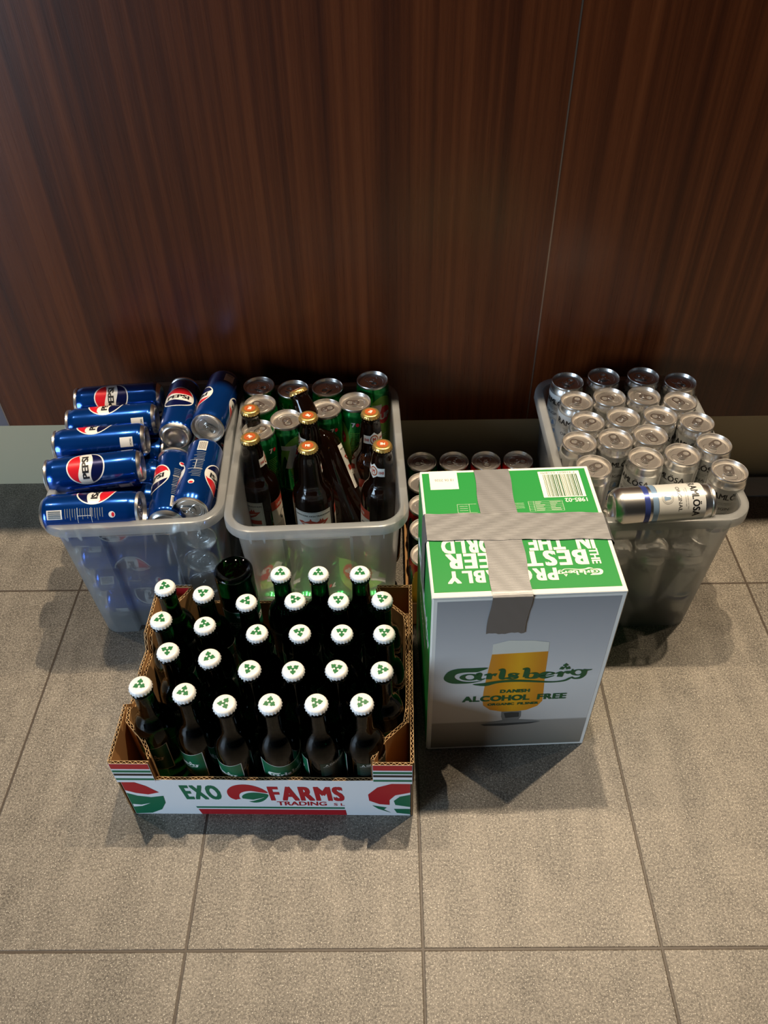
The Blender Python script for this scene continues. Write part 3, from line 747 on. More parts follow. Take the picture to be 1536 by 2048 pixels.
for k, (a, b, r, lab) in enumerate([
 ((0.058, 0.535, 0.220), (0.203, 0.543, 0.220), 40, 'blue cola can seen through the tub front just below the rim'),
 ((0.068, 0.541, 0.161), (0.213, 0.549, 0.161), -60, 'blue cola can seen through the tub front at half height'),
 ((0.073, 0.546, 0.102), (0.218, 0.554, 0.102), 160, 'blue cola can seen through the tub front near the base'),
 ((0.076, 0.550, 0.043), (0.221, 0.557, 0.043), 20, 'blue cola can lowest at the front inside the left tub'),
 ((0.268, 0.660, 0.222), (0.270, 0.516, 0.220), 30, 'blue cola can end on, seen through the right front corner, topmost'),
 ((0.266, 0.664, 0.163), (0.262, 0.520, 0.161), 90, 'blue cola can end on, seen through the right front corner, middle one'),
 ((0.260, 0.668, 0.104), (0.258, 0.524, 0.102), 10, 'blue cola can end on, seen through the right front corner, lowest'),
 ((0.045, 0.593, 0.222), (0.190, 0.601, 0.222), 70, 'blue cola can hidden in the second layer behind the front one'),
 ((0.042, 0.651, 0.222), (0.187, 0.659, 0.222), 110, 'blue cola can in the second layer, middle of the left tub'),
 ((0.038, 0.708, 0.222), (0.183, 0.716, 0.222), 10, 'blue cola can in the second layer towards the wall'),
 ((0.036, 0.768, 0.222), (0.181, 0.776, 0.222), 210, 'blue cola can in the second layer nearest the wall'),
 ((0.252, 0.826, 0.222), (0.256, 0.682, 0.222), 30, 'blue cola can in the second layer at the right rear of the left tub'),
]): put(cola, used, a, b, roll=R_(r), lab=lab, cat='drink can', grp='blue cola cans in the left tub')

# ------------------------------------------------------------------ lemon-lime cans and dark ale bottles
lime = can('lemonade_can', LIMEGREEN, True, lime_graphics()); uf = [False]
LIMES = [((0.340, 0.802), 0.300, 250, 'green lemonade can at the rear left corner of the middle tub'),
         ((0.400, 0.792), 0.299, 60, 'green lemonade can in the rear row behind the leaning brown bottle'),
         ((0.459, 0.795), 0.300, 140, 'green lemonade can in the rear row, third from the left'),
         ((0.536, 0.806), 0.306, 200, 'green lemonade can standing highest at the rear right corner'),
         ((0.348, 0.747), 0.301, 50, 'green lemonade can behind the rear left gold bottle cap'),
         ((0.396, 0.706), 0.300, 200, 'green lemonade can with bright lid, left of the two centre bottles'),
         ((0.458, 0.737), 0.298, 300, 'green lemonade can partly hidden by the leaning brown bottle'),
         ((0.507, 0.752), 0.300, 90, 'green lemonade can with small logo towards the camera, second row right'),
         ((0.352, 0.684), 0.296, 320, 'green lemonade can squeezed between the two left brown bottles')]
for (x, y), z, r, lab in LIMES:
    put(lime, uf, (x, y, z - CAN_H), roll=R_(r), lab=lab, cat='drink can', grp='green lemonade cans in the middle tub')
for i, (x, y) in enumerate([(0.343, 0.795), (0.402, 0.795), (0.461, 0.797), (0.530, 0.798), (0.348, 0.737), (0.407, 0.737), (0.466, 0.738), (0.528, 0.740)]):
    put(lime, uf, (x, y, 0.0120), roll=R_(40 * i), lab='green can in bottom layer of middle tub, %s row, %s from left' % (('rear', 'front')[i // 4], NTH[i % 4]), cat='drink can', grp='green lemonade cans in the middle tub')
for i, x in enumerate((0.358, 0.418, 0.478, 0.535)):
    put(lime, uf, (x, 0.665, 0.0412), (x + 0.001, 0.520, 0.0412), roll=R_(60 * i), lab='green lemonade can lying end on under the bottles, %s from the left' % NTH[i], cat='drink can', grp='green lemonade cans in the middle tub')
ale = ale_bottle(); ua = [False]
ALES = [((0.333, 0.706, 0.070), (0.337, 0.714, 0.31), -95, 'dark brown bottle with gold cap, rear left in the middle tub'),
        ((0.350, 0.632, 0.070), (0.346, 0.640, 0.31), -40, 'dark brown bottle with gold cap at the front left of the middle tub'),
        ((0.499, 0.643, 0.122), (0.413, 0.752, 0.322), 118, 'dark brown bottle leaning towards the wall across the middle tub'),
        ((0.432, 0.684, 0.072), (0.434, 0.690, 0.31), 150, 'dark brown bottle with gold cap directly behind the front centre one'),
        ((0.440, 0.608, 0.070), (0.4385, 0.616, 0.31), 0, 'dark brown bottle with red town picture label, front centre'),
        ((0.530, 0.692, 0.070), (0.534, 0.700, 0.31), -115, 'dark brown bottle with round neck label, rear right in the middle tub'),
        ((0.546, 0.610, 0.070), (0.5535, 0.618, 0.31), 180, 'dark brown bottle with 1848 neck label at the front right corner')]
for a, b, r, lab in ALES:
    o = put(ale, ua, a, b, roll=0, lab=lab, cat='bottle', grp='dark brown ale bottles in the middle tub')
    z = (Vector(b) - Vector(a)).normalized(); q = Vector((0, 0, 1)).rotation_difference(z)
    o.matrix_local = Matrix.Translation(a) @ q.to_matrix().to_4x4() @ Matrix.Rotation(R_(r), 4, 'Z')

# ------------------------------------------------------------------ water cans
water = can('water_can', ALU, False, water_graphics()); uw = [False]
WT = [(0.871, 0.799), (0.935, 0.812), (1.003, 0.812), (1.062, 0.794), (0.877, 0.743), (0.933, 0.751), (0.991, 0.754), (1.046, 0.737), (0.884, 0.686), (0.944, 0.698), (1.005, 0.699), (1.058, 0.681), (0.863, 0.634), (0.920, 0.641), (0.976, 0.649), (1.069, 0.627), (0.874, 0.580), (0.958, 0.599), (1.015, 0.604), (1.075, 0.565)]
WR = [-45, 0, 60, 200, -15, 100, 250, 30, 300, 130, 80, -35, 60, 10, 200, -50, -60, -52, -55, -8]
TR = [60, 180, 80, 200, 150, 260, 70, 190, 250, 280, 100, 210, 40, 100, 80, 30, 300, 20, 110, 60]
ROWN = ('rear', 'second', 'third', 'fourth', 'front')
WTs = spread(WT, 0.0570)
for i, (x, y) in enumerate(WTs):
    z = 0.302 if i < 16 else 0.300
    put(water, uw, (x, y, z - CAN_H), roll=R_(WR[i]), lab='silver and white water can standing in the %s row, %s from the left' % (ROWN[i // 4], NTH[i % 4]), cat='drink can', grp='water cans in the right tub')
k = 0
for ry in range(5):
    for cx in range(4):
        x = 0.868 + cx * 0.0585; y = 0.793 - ry * 0.0615
        put(water, uw, (x, y, 0.0122), roll=R_(35 * k + 20), lab='water can in bottom layer of right tub, %s row, %s from left' % (ROWN[ry], NTH[cx]), cat='drink can', grp='water cans in the right tub'); k += 1
o = put(water, uw, (0.887, 0.502, 0.2870), (1.0315, 0.5125, 0.2860), roll=R_(210), lab='silver and white water can lying on its side along the front rim', cat='drink can', grp='water cans in the right tub')
put(water, uw, (0.892, 0.524, 0.2345), (1.037, 0.530, 0.2345), roll=R_(265), lab='water can lying on its side below the topmost lying one', cat='drink can', grp='water cans in the right tub')

# ------------------------------------------------------------------ low tray of coloured cans behind the carton
tr = bmesh.new()
box(tr, 0.589, 0.834, 0.512, 0.806, 0.001, 0.004)
for e in ((0.589, 0.592, 0.512, 0.806), (0.831, 0.834, 0.512, 0.806), (0.589, 0.834, 0.512, 0.515), (0.589, 0.834, 0.803, 0.806)): box(tr, *e, 0.0, 0.058)
tray = bm_obj('cardboard_tray', tr, None, (KRAFT,)); tag(tray, 'low brown cardboard tray of coloured cans behind the big carton', 'tray')
dk = {'g': [can('energy_drink_can', CANDGREEN, False, patch_graphics([CANDGREEN, CANDARK, LIMEGREEN])), [False]],
      'y': [can('energy_drink_can', CANDARK, False, patch_graphics([CANDARK, CANYELLOW, CANDGREEN])), [False]],
      'r': [can('energy_drink_can', CANRED, False, patch_graphics([CANRED, CANDARK, CANYELLOW])), [False]]}
kinds = ['g', 'y', 'r', 'r', 'y', 'y', 'r', 'g', 'r', 'r', 'y', 'r', 'y', 'r', 'g', 'y', 'r', 'y', 'r', 'y']
KN = {'g': 'dark green', 'y': 'black and yellow', 'r': 'red and yellow'}
for i in range(20):
    c, r = i % 4, i // 4; p, fl = dk[kinds[i]]
    put(p, fl, (0.6225 + c * 0.0585, 0.7725 - r * 0.0580, 0.004), roll=R_((120, 100, 185, 260)[c] + 47 * r), lab='%s can in low tray, %s row off the wall, %s from left' % (KN[kinds[i]], NTH[r], NTH[c]), cat='drink can', grp='coloured cans in the low tray')

# ------------------------------------------------------------------ fruit crate
CX, CY, CW, CD = 0.193, 0.181, 0.399, 0.303
def corrug(bm, path, z0, ztop, t=0.0046, outer=0, inner=0, step=0.0018, pitch=0.0075, fl=1, edge=2):
    """double-faced board: two liners and a wavy medium between, seen on its cut edge. path: 2D points; outside is on the right of travel"""
    pts = []; s = 0
    for i in range(len(path) - 1):
        (x0, y0), (x1, y1) = path[i], path[i + 1]; l = math.hypot(x1 - x0, y1 - y0); n = max(1, int(l / step))
        for k in range(n + (1 if i == len(path) - 2 else 0)):
            q = k / n; pts.append((x0 + (x1 - x0) * q, y0 + (y1 - y0) * q, s + l * q))
        s += l
    def nrm(i):
        a, b = pts[max(0, i - 1)], pts[min(len(pts) - 1, i + 1)]; dx, dy = b[0] - a[0], b[1] - a[1]; l = math.hypot(dx, dy) or 1
        return dy / l, -dx / l
    def strip(oa, ob, mi, me):
        cols = []
        for i, (x, y, s_) in enumerate(pts):
            nx, ny = nrm(i); a, b = oa(s_), ob(s_); zt = ztop(s_) if callable(ztop) else ztop
            cols.append([bm.verts.new((x + nx * a, y + ny * a, z0)), bm.verts.new((x + nx * a, y + ny * a, zt)), bm.verts.new((x + nx * b, y + ny * b, zt)), bm.verts.new((x + nx * b, y + ny * b, z0))])
        for i in range(len(cols) - 1):
            p, q = cols[i], cols[i + 1]
            for j in range(4):
                f = bm.faces.new((p[j], p[(j + 1) % 4], q[(j + 1) % 4], q[j])); f.material_index = me if j == 1 else mi
        bm.faces.new(cols[0]); bm.faces.new(cols[-1][::-1])
    h = t / 2; w = 0.00045
    strip(lambda s: h, lambda s: h - w, outer, edge); strip(lambda s: -h + w, lambda s: -h, inner, edge)
    a = h - w - 0.0004
    strip(lambda s: a * math.sin(2 * PI * s / pitch) + 0.0003, lambda s: a * math.sin(2 * PI * s / pitch) - 0.0003, fl, edge)
BOARD = (KRAFT, FLUTE_IN, FLUTE, WHITE)
crate = bpy.data.objects.new('cardboard_crate', None); COL.objects.link(crate)
crate.location = (CX, CY, 0); crate.rotation_euler = (0, 0, R_(-0.9)); crate.empty_display_size = 0.05
tag(crate, 'open cardboard fruit crate with white, red and green print, packed with green bottles', 'crate')
def part(name, fn, parent=crate):
    bm = bmesh.new(); fn(bm); return bm_obj(name, bm, parent, BOARD)
PH = 0.148
front = part('front_panel', lambda bm: corrug(bm, [(0.004, 0.0023), (CW - 0.004, 0.0023)], 0, lambda s: 0.100 + 0.0007 * math.sin(s * 60), outer=3, edge=2))
part('back_panel', lambda bm: corrug(bm, [(CW - 0.004, CD - 0.0023), (0.004, CD - 0.0023)], 0, 0.108, outer=3))
def side_top(s):
    if s < 0.086: return PH
    if s < 0.100: return PH - (s - 0.086) * 1.6
    if s < 0.195: return 0.1256 + 0.002 * math.sin(s * 90)
    if s < 0.207: return 0.1256 + (s - 0.195) * 1.85
    return PH
left = part('side_panel', lambda bm: corrug(bm, [(0.0023, CD), (0.0023, 0.0)], 0, lambda s: side_top(CD - s), outer=3))
right = part('side_panel', lambda bm: (corrug(bm, [(CW - 0.0023, 0.0), (CW - 0.0023, CD)], 0, side_top, outer=3), corrug(bm, [(CW - 0.0085, 0.062), (CW - 0.0075, 0.15), (CW - 0.0085, 0.25)], 0, lambda s: side_top(s + 0.062) - 0.006)))
part('side_liner', lambda bm: corrug(bm, [(0.0085, 0.245), (0.0075, 0.15), (0.0085, 0.07)], 0, lambda s: side_top(0.245 - s) - 0.007), left)
part('crate_base', lambda bm: box(bm, 0.005, CW - 0.005, 0.005, CD - 0.005, 0.0005, 0.0050))
def post(mx, my):
    def P(x, y): return ((CW - x) if mx else x, (CD - y) if my else y)
    def fn(bm):
        a = [P(0.002, -0.0012 if not my else 0.0035), P(0.054, -0.0012 if not my else 0.0035)]
        if mx != my: a = a[::-1]
        corrug(bm, a, 0.099 if not my else 0.108, PH, outer=3)
        b = [P(0.054, 0.005), P(0.047, 0.020), P(0.038, 0.034), P(0.0115, 0.060), P(0.0085, 0.082)]
        if mx == my: b = b[::-1]
        corrug(bm, b, 0.004, PH - 0.001, outer=0)
    return part('corner_post', fn)
posts = [post(0, 0), post(1, 0), post(0, 1), post(1, 1)]
# printing on the front and posts (flat coordinates along the front)
g = G()
def swirl(g, x, y, w, h, lay=0):
    """leaf-and-crescent emblem in red over green"""
    g.poly([(x + w * a, y + h * b) for a, b in ((1.0, .56), (.88, .78), (.66, .95), (.42, 1.0), (.18, .92), (.03, .72), (0, .50), (.05, .30), (.18, .18), (.32, .16), (.27, .30), (.30, .50), (.42, .62), (.60, .66), (.80, .60))], P_RED, lay, 3)
    g.poly([(x + w * a, y + h * b) for a, b in ((1.0, .46), (.86, .54), (.66, .58), (.48, .54), (.36, .42), (.34, .28), (.44, .14), (.60, .04), (.78, .08), (.92, .24))], P_GREEN, lay, 3)
    g.poly([(x + w * a, y + h * b) for a, b in ((.36, .26), (.60, .20), (.90, .34), (.60, .14), (.40, .10), (.30, 0), (.30, .10), (.12, .16))], WHITE, lay + 1, 2)
g.text('EXO', 0.1110, 0.046, 0.0370, P_GREEN, 0, 0.062, fit=0.049, sp=0.17, shear=-0.12)
swirl(g, 0.144, 0.034, 0.056, 0.054)
g.text('FARMS', 0.2535, 0.044, 0.0370, P_RED, 0, 0.056, fit=0.099, sp=0.17, shear=-0.06)
g.text('TRADING', 0.2440, 0.0285, 0.0110, P_RED, 0, 0.03, 0.98); g.text('S L', 0.2960, 0.0285, 0.0070, P_RED, 0, 0.02, 1.2)
g.poly([(0.094, 0.0235), (0.303, 0.0235), (0.303, 0.0190), (0.095, 0.0190)], P_GREEN, 0)
g.poly([(0.096, 0.0155), (0.304, 0.0155), (0.305, 0.0005), (0.099, 0.0005)], P_RED, 0)
def clipx(pts, lo, hi): return [(max(lo, min(hi, a)), b) for a, b in pts]
g.poly([(0.0045, 0.097), (0.020, 0.094), (0.036, 0.082), (0.050, 0.064), (0.034, 0.058), (0.018, 0.062), (0.0045, 0.070)], P_RED, 0)
g.poly([(0.0045, 0.062), (0.018, 0.054), (0.036, 0.050), (0.054, 0.054), (0.053, 0.034), (0.044, 0.014), (0.028, 0.003), (0.0045, 0.001)], P_GREEN, 0)
g.poly([(0.006, 0.030), (0.018, 0.028), (0.032, 0.033), (0.018, 0.024), (0.006, 0.022)], WHITE, 1)
E_ = CW - 0.0045
g.poly([(E_, 0.098), (0.372, 0.094), (0.350, 0.082), (0.337, 0.062), (0.338, 0.044), (0.352, 0.034), (0.366, 0.032), (0.366, 0.046), (0.374, 0.060), (E_, 0.068)], P_RED, 0)
g.poly([(E_, 0.062), (0.380, 0.056), (0.372, 0.044), (0.374, 0.032), (E_, 0.026)], P_GREEN, 0)
g.poly([(E_, 0.020), (0.372, 0.020), (0.376, 0.008), (E_, 0.004)], P_GREEN, 0); g.poly([(0.342, 0.030), (0.362, 0.024), (0.358, 0.018), (0.368, 0.008), (0.350, 0.020)], P_GREEN, 0)
g.build('printed_logo', front, lambda u, v, h: (u, -h, v), base=0.0002)
for mx in (0, 1):
    g = G(); x0, x1 = (0.0025, 0.0535) if not mx else (CW - 0.0535, CW - 0.0025)
    g.rect(x0, 0.1345, x1, 0.1475, P_RED); g.rect(x0, 0.1255, x1, 0.1310, P_GREEN); g.rect(x0, 0.1170, x1, 0.1225, BLACKINK); g.rect(x0, 0.1050, x1, 0.1100, P_GREEN)
    g.build('printed_stripe', posts[mx], lambda u, v, h: (u, -0.0035 - h, v), base=0.0002)
g = G()
for a, b, m_ in ((0.128, 0.147, P_RED), (0.112, 0.122, P_GREEN), (0.070, 0.104, P_RED), (0.034, 0.062, P_GREEN), (0.004, 0.028, P_GREEN)): g.rect(0.003, a, 0.084, b, m_)
g.build('printed_stripe', right, lambda u, v, h: (CW + h, u, v), base=0.0002)
g = G()
for a, b, m_ in ((0.128, 0.147, P_RED), (0.112, 0.122, P_GREEN), (0.070, 0.104, P_RED), (0.034, 0.062, P_GREEN)): g.rect(0.003, a, 0.084, b, m_)
g.build('printed_stripe', left, lambda u, v, h: (-h, CD - u, v), base=0.0002)
g = G().rect(CW - 0.053, 0.128, CW - 0.003, 0.147, P_RED)
# inside print of the rear left post
g2 = G(); g2.rect(0.0, 0.128, 0.050, 0.146, P_RED); g2.build('printed_stripe', posts[2], lambda u, v, h: (0.004 + u, CD - 0.0062 - h, v), base=0.0002)

# ------------------------------------------------------------------ bottles in the crate
beer = beer_bottle(); ub = [False]
CAPS = [(0.242, 0.404, 0), (0.299, 0.391, 0), (0.405, 0.427, 0), (0.460, 0.426, 0), (0.520, 0.426, 0),
        (0.362, 0.375, 1), (0.430, 0.377, 1), (0.491, 0.376, 1), (0.552, 0.377, 1),
        (0.248, 0.345, 2), (0.310, 0.335, 2), (0.383, 0.321, 2), (0.441, 0.320, 2), (0.498, 0.319, 2), (0.555, 0.318, 2),
        (0.268, 0.292, 3), (0.325, 0.281, 3), (0.380, 0.262, 3), (0.437, 0.260, 3), (0.493, 0.261, 3), (0.552, 0.258, 3),
        (0.243, 0.239, 4), (0.301, 0.228, 4), (0.355, 0.210, 4), (0.412, 0.211, 4), (0.470, 0.210, 4), (0.527, 0.210, 4)]
INV = (0.338, 0.438)
allp = spread([c[:2] for c in CAPS] + [INV], 0.0545, 80)
# keep bodies inside the crate walls; the tops may lean back to the measured cap
ROWS = ('rear', 'second', 'third', 'fourth', 'front'); CN = [0] * 5
LROT = [200, 120, 170, 60, 300, 10, 230, 90, 150, 60, 200, 280, 120, 40, 320, 140, 250, 30, 100, 200, 300, -45, -62, -62, 32, -122, -140]
CROT = [20, 60, 0, 0, 0, 100, 40, 180, 170, -5, 140, -5, 75, 180, 175, 70, 20, 45, 65, 170, 30, 0, 110, 90, -5, 40, 150]
for i, (cx, cy, row) in enumerate(CAPS):
    bx, by = allp[i]; bx = max(0.2275, min(0.5585, bx)); by = max(0.2145, min(0.4505, by))
    CN[row] += 1
    a = Vector((bx, by, 0.0052)); b = Vector((cx, cy, 0.2352))
    o = copy_tree(beer) if ub[0] else beer; ub[0] = True
    zdir = (b - a).normalized(); q = Vector((0, 0, 1)).rotation_difference(zdir)
    o.matrix_local = Matrix.Translation(a) @ q.to_matrix().to_4x4() @ Matrix.Rotation(R_(LROT[i]), 4, 'Z')
    for ch in o.children:
        if ch.name.startswith('crown_cap'): ch.rotation_euler = (0, 0, R_(CROT[i] - LROT[i]))
    tag(o, 'green beer bottle with white leaf cap, %s row of the crate, %s from left' % (ROWS[row], NTH[CN[row] - 1]), 'bottle', 'green beer bottles in the crate')
o = copy_tree(beer); ix, iy = allp[-1]
o.matrix_local = Matrix.Translation((ix - 0.002, iy - 0.004, 0.2375)) @ Matrix.Rotation(PI, 4, 'X') @ Matrix.Rotation(R_(150), 4, 'Z')
tag(o, 'green beer bottle standing upside down, base up, at the back of the crate', 'bottle', 'green beer bottles in the crate')

# ------------------------------------------------------------------ the taped carton
BW, BD, BH = 0.2375, 0.231, 0.355
bx = bmesh.new(); box(bx, 0, BW, 0, BD, 0.0005, BH - 0.0012)
bmesh.ops.bevel(bx, geom=[e for e in bx.edges], offset=0.0018, segments=2, affect='EDGES')
carton = bm_obj('beer_carton', bx, None, (CREAM,), 40)
carton.location = (0.6145, 0.2765, 0); carton.rotation_euler = (0, 0, R_(2.0))
tag(carton, 'tall white and green printed carton closed with crossed grey tape', 'carton')
for a, b in ((0.0, BD / 2 - 0.0006), (BD / 2 + 0.0006, BD)):
    f = bmesh.new(); box(f, 0.0006, BW - 0.0006, a + 0.0006, b, BH - 0.003, BH); bmesh.ops.bevel(f, geom=f.edges[:], offset=0.0007, segments=1, affect='EDGES')
    bm_obj('top_flap', f, carton, (CREAM,))
# picture on the front: pale backdrop over a table top with a beer glass
m = principled('front_picture', (.5, .5, .5), 0.42)
v = coords(m); sp = N(m, 'ShaderNodeSeparateXYZ'); L(m, v, sp.inputs[0])
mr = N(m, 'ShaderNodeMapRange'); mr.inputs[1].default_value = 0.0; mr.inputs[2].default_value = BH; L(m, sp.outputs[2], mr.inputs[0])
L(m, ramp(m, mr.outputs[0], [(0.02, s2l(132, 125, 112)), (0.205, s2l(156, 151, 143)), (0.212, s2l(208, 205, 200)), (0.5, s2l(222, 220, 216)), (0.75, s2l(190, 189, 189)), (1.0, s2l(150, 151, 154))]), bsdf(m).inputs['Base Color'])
BEER = principled('picture_beer', s2l(226, 150, 20), 0.42)
m2 = BEER; v = coords(m2); sp = N(m2, 'ShaderNodeSeparateXYZ'); L(m2, v, sp.inputs[0])
mr = N(m2, 'ShaderNodeMapRange'); mr.inputs[1].default_value = 0.06; mr.inputs[2].default_value = 0.16; L(m2, sp.outputs[0], mr.inputs[0])
L(m2, ramp(m2, mr.outputs[0], [(0.10, s2l(206, 140, 52)), (0.35, s2l(222, 142, 12)), (0.6, s2l(236, 172, 24)), (0.9, s2l(214, 138, 24))]), bsdf(m2).inputs['Base Color'])
FOAM = principled('picture_foam', s2l(222, 220, 206), 0.42); STEM = principled('picture_stem', s2l(126, 127, 124), 0.42); STEMD = principled('picture_stem_dark', s2l(62, 64, 64), 0.42)
g = G()
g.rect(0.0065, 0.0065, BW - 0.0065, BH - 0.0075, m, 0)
# crop pixel -> carton face; the face spans x 150..1160/1475 (bottom/top), y 1130..120
def fc(px, py):
    t = (py - 118) / (1100 - 118); vv = 1 - t * (1 + 0.06 * (1 - t))
    x0 = 178 + (148 - 178) * t; x1 = 1470 + (1158 - 1470) * t
    s = (px - x0) / (x1 - x0)
    y_at = py + 0.045 * (px - 178) * (1 - 0.4 * t)
    t = (y_at - 118) / (1128 - 118); tt = t / (t + (1 - t) * 1.19)  # perspective along the height
    return (BW * s, BH * (1 - (t * 0.62 + tt * 0.38)))
glass = [(583, 388), (576, 440), (560, 520), (540, 600), (520, 700), (512, 760), (516, 800), (560, 832), (640, 846), (720, 846), (800, 834), (870, 806), (905, 770), (915, 700), (925, 600), (938, 520), (950, 440), (958, 372)]
gp = [fc(*p) for p in glass]
beer_l = [p for p in glass if p[1] >= 436]
beer_loop = [fc(576, 452)] + [fc(*p) for p in glass[2:16]] + [fc(951, 430)]
g.poly(beer_loop, BEER, 1)
g.poly([fc(583, 388), fc(576, 452), fc(951, 430), fc(958, 372), fc(860, 362), (fc(690, 362))], FOAM, 2)
g.poly([fc(*p) for p in ((635, 846), (765, 842), (762, 880), (745, 905), (640, 910), (632, 880))], STEM, 1)
g.poly([fc(*p) for p in ((492, 940), (560, 922), (640, 908), (745, 903), (840, 908), (886, 920), (820, 934), (640, 950), (520, 950))], STEM, 2)
g.poly([fc(*p) for p in ((500, 938), (620, 932), (820, 924), (884, 920), (820, 934), (640, 949), (520, 949))], STEMD, 3)
g.poly([fc(*p) for p in ((650, 856), (700, 850), (750, 852), (748, 884), (660, 892))], STEMD, 2)
a, b = fc(258, 600), fc(1236, 560); lw = b[0] - a[0]; cxl = (a[0] + b[0]) / 2
cyl = fc(720, 605)[1]
g.add(script_logo(LOGOGREEN), cxl, cyl, lw, 0, None, 4)
g.text('DANISH', fc(725, 700)[0], fc(725, 707)[1], 0.0072, LOGOGREEN, 4, 0.06, 1.0, sp=0.16)
g.text('ALCOHOL FREE', fc(718, 760)[0], fc(718, 762)[1], 0.0125, LOGOGREEN, 4, 0.05, 1.04, sp=0.12)
g.text('ORGANIC PILSNER', fc(710, 790)[0], fc(710, 795)[1], 0.0052, LOGOGREEN, 4, 0.05, 1.05, sp=0.12)
g.build('front_print', carton, lambda u, v_, h: (u, -h, v_), base=0.0002)
# left face: green with pale emblem
g = G(); g.rect(0.004, 0.004, BD - 0.004, BH - 0.010, BOXGREEN, 0)
g.add(script_logo(WHITE), 0.115, 0.225, 0.20, 0, None, 1); g.text('ALCOHOL FREE', 0.115, 0.165, 0.010, WHITE, 1, 0.04)
g.build('side_print', carton, lambda u, v_, h: (-h, BD - u, v_), base=0.0002)
g = G(); g.rect(0.004, 0.004, BD - 0.004, BH - 0.010, BOXGREEN, 0); g.add(script_logo(WHITE), 0.115, 0.225, 0.20, 0, None, 1)
g.build('side_print', carton, lambda u, v_, h: (BW + h, u, v_), base=0.0002)
# top print, turned to read from the wall side
g = G(); HB = BD / 2
g.rect(0.0030, 0.0083, 0.2318, HB - 0.0012, BOXGREEN, 0); g.rect(0.0030, HB + 0.0018, 0.2318, 0.2262, BOXGREEN, 0)
t = G()   # upright layout, turned half a turn below
t.text('PROBABLY', 0.0756, 0.0209, 0.0188, CREAM, 1, 0.050, fit=0.1337, sp=0.17, align='L')
t.text('BEST BEER', 0.0335, -0.0080, 0.0238, CREAM, 1, 0.050, fit=0.1746, sp=0.17, align='L')
t.text('THE', 0.0275, -0.0096, 0.0105, CREAM, 1, 0.04, rot=PI / 2, align='L', fit=0.0252)
t.text('IN THE WORLD', 0.0187, -0.0340, 0.0235, CREAM, 1, 0.050, fit=0.1935, sp=0.17, align='L')
t.add(script_logo(CREAM), 0.0465, 0.0270, 0.0575, 0, None, 1)
g.add(t, BW - 0.006, 0.0620, 1, PI)
g.rect(0.013, 0.192, 0.052, 0.2302, CREAM, 1); g.text('18 06 2026', 0.033, 0.213, 0.0046, GREYINK, 2, 0.0, rot=PI, fit=0.026)
g.rect(0.165, 0.1686, 0.2226, 0.2216, CREAM, 1)
x = 0.171; k = 0
while x < 0.217:
    w = (0.0006, 0.0011, 0.0004, 0.0016, 0.0008)[(k * 7 + k // 3) % 5]; g.rect(x, 0.1700, x + w, 0.2150, LOGOGREEN, 2); x += w + (0.0009, 0.0006, 0.0013)[k % 3]; k += 1
g.text('7 310071 031870', 0.193, 0.2202, 0.0034, LOGOGREEN, 2, 0.0, rot=PI, fit=0.048)
g.text('1985-02', 0.2075, 0.1660, 0.0072, CREAM, 1, 0.018, rot=PI, fit=0.030)
def thin(a, b, c, d): g.rect(a, b, c, d, CREAM, 1)
for j in range(7): thin(0.142, 0.1620 - j * 0.0032, 0.188, 0.1622 - j * 0.0032)
for xx in (0.142, 0.149, 0.188): thin(xx, 0.1428, xx + 0.0003, 0.1622)
for j in range(6):
    for q_ in range(2): thin(0.151 + q_ * 0.02, 0.1604 - j * 0.0032, 0.151 + q_ * 0.02 + 0.006 + 0.009 * random.random(), 0.1609 - j * 0.0032)
thin(0.046, 0.1446, 0.072, 0.1449); thin(0.046, 0.1610, 0.072, 0.1613); thin(0.046, 0.1446, 0.0463, 0.1613); thin(0.062, 0.1446, 0.0623, 0.1613)
for j in range(3): thin(0.049, 0.1490 + j * 0.004, 0.060, 0.1494 + j * 0.004)
for j in range(4): thin(0.120, 0.1500 + j * 0.003, 0.136, 0.1504 + j * 0.003)
g.build('top_print', carton, lambda u, v_, h: (u, v_, BH + h), base=0.0002)
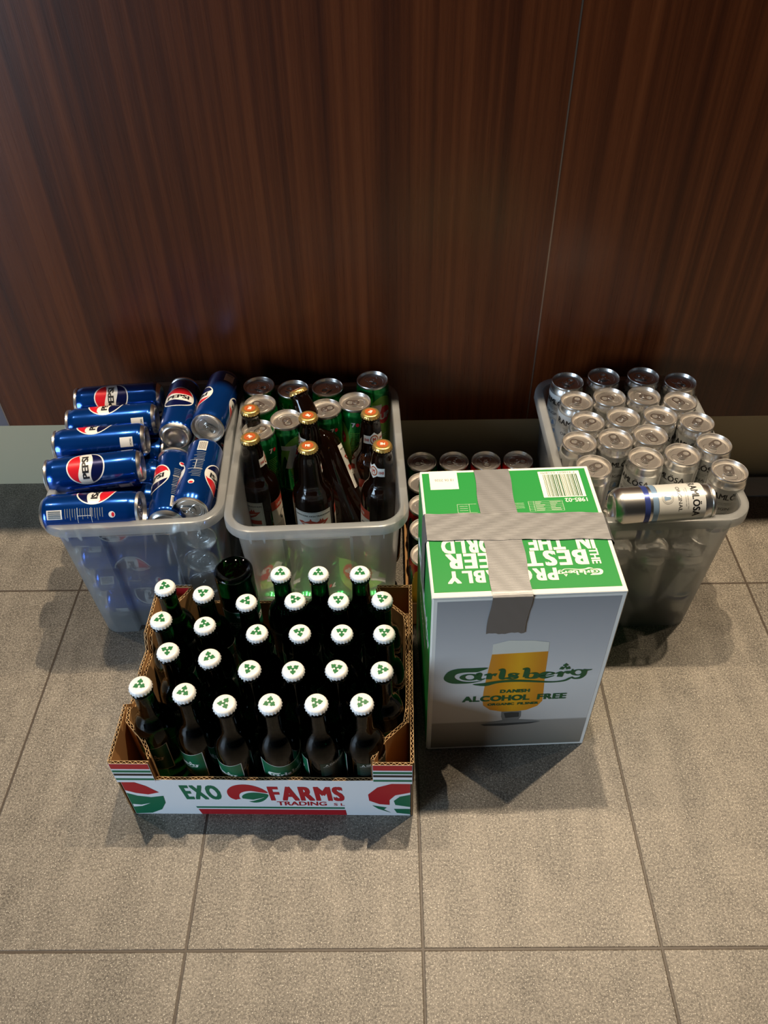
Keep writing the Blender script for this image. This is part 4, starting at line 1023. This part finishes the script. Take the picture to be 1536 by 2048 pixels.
# tape: path in (s) over an edge, width across
def tape(name, cpts, wdir, half, lab=None):
    """cpts: centre points (carton space) with outward normal; wdir: unit across"""
    bm = bmesh.new(); P = []
    for i in range(len(cpts) - 1):
        (a, na), (b, nb) = cpts[i], cpts[i + 1]; a, b, na, nb = Vector(a), Vector(b), Vector(na), Vector(nb); n = max(1, int((b - a).length / 0.004))
        for k in range(n + (1 if i == len(cpts) - 2 else 0)):
            q = k / n; P.append((a.lerp(b, q), na.lerp(nb, q).normalized()))
    W = Vector(wdir); rows = []; nw = 12
    for i, (c, nn) in enumerate(P):
        row = []
        for j in range(nw + 1):
            s = (j / nw * 2 - 1) * half; wob = 0.00022 * math.sin(i * 0.9 + j * 0.6) * math.sin(j * 1.7 + i * 0.23) + 0.0002
            ed = 0.0008 * math.sin(i * 0.35) if abs(s) > half * 0.99 else 0
            tear = 0.0012 * math.sin(j * 0.9) + 0.0008 * math.sin(j * 2.7) if i == len(P) - 1 and name == 'duct_tape' else 0
            row.append(c + W * (s + ed) + nn * (0.0005 + wob) + Vector((0, 0, tear)) * (1 if abs(nn.z) < 0.3 else 0))
        rows.append([bm.verts.new(p) for p in row])
    for i in range(len(rows) - 1):
        for j in range(nw): bm.faces.new((rows[i][j], rows[i][j + 1], rows[i + 1][j + 1], rows[i + 1][j]))
    bmesh.ops.recalc_face_normals(bm, faces=bm.faces)
    bmesh.ops.solidify(bm, geom=bm.faces[:], thickness=0.00025)
    return bm_obj(name, bm, carton, (TAPE,), 50)
tx = 0.0968
tape('duct_tape', [((tx + 0.004, BD + 0.0005, BH - 0.07), (0, 1, 0)), ((tx + 0.004, BD + 0.0004, BH - 0.003), (0, 1, 0)), ((tx + 0.004, BD - 0.002, BH + 0.0006), (0, 0, 1)), ((tx, 0.003, BH + 0.0006), (0, 0, 1)), ((tx, -0.0010, BH - 0.0015), (0, -1, 0)), ((tx - 0.003, -0.0010, BH - 0.072), (0, -1, 0))], (1, 0, 0), 0.0245)
ty = 0.1106
tape('duct_tape_strip', [((-0.0012, ty + 0.009, BH - 0.11), (-1, 0, 0)), ((-0.0012, ty + 0.009, BH - 0.004), (-1, 0, 0)), ((0.001, ty + 0.009, BH + 0.0012), (0, 0, 1)), ((BW - 0.001, ty, BH + 0.0012), (0, 0, 1)), ((BW + 0.004, ty, BH - 0.006), (1, 0, 0.4)), ((BW + 0.0015, ty, BH - 0.05), (1, 0, 0))], (0, 1, 0), 0.0245)
bpy.context.view_layer.update()
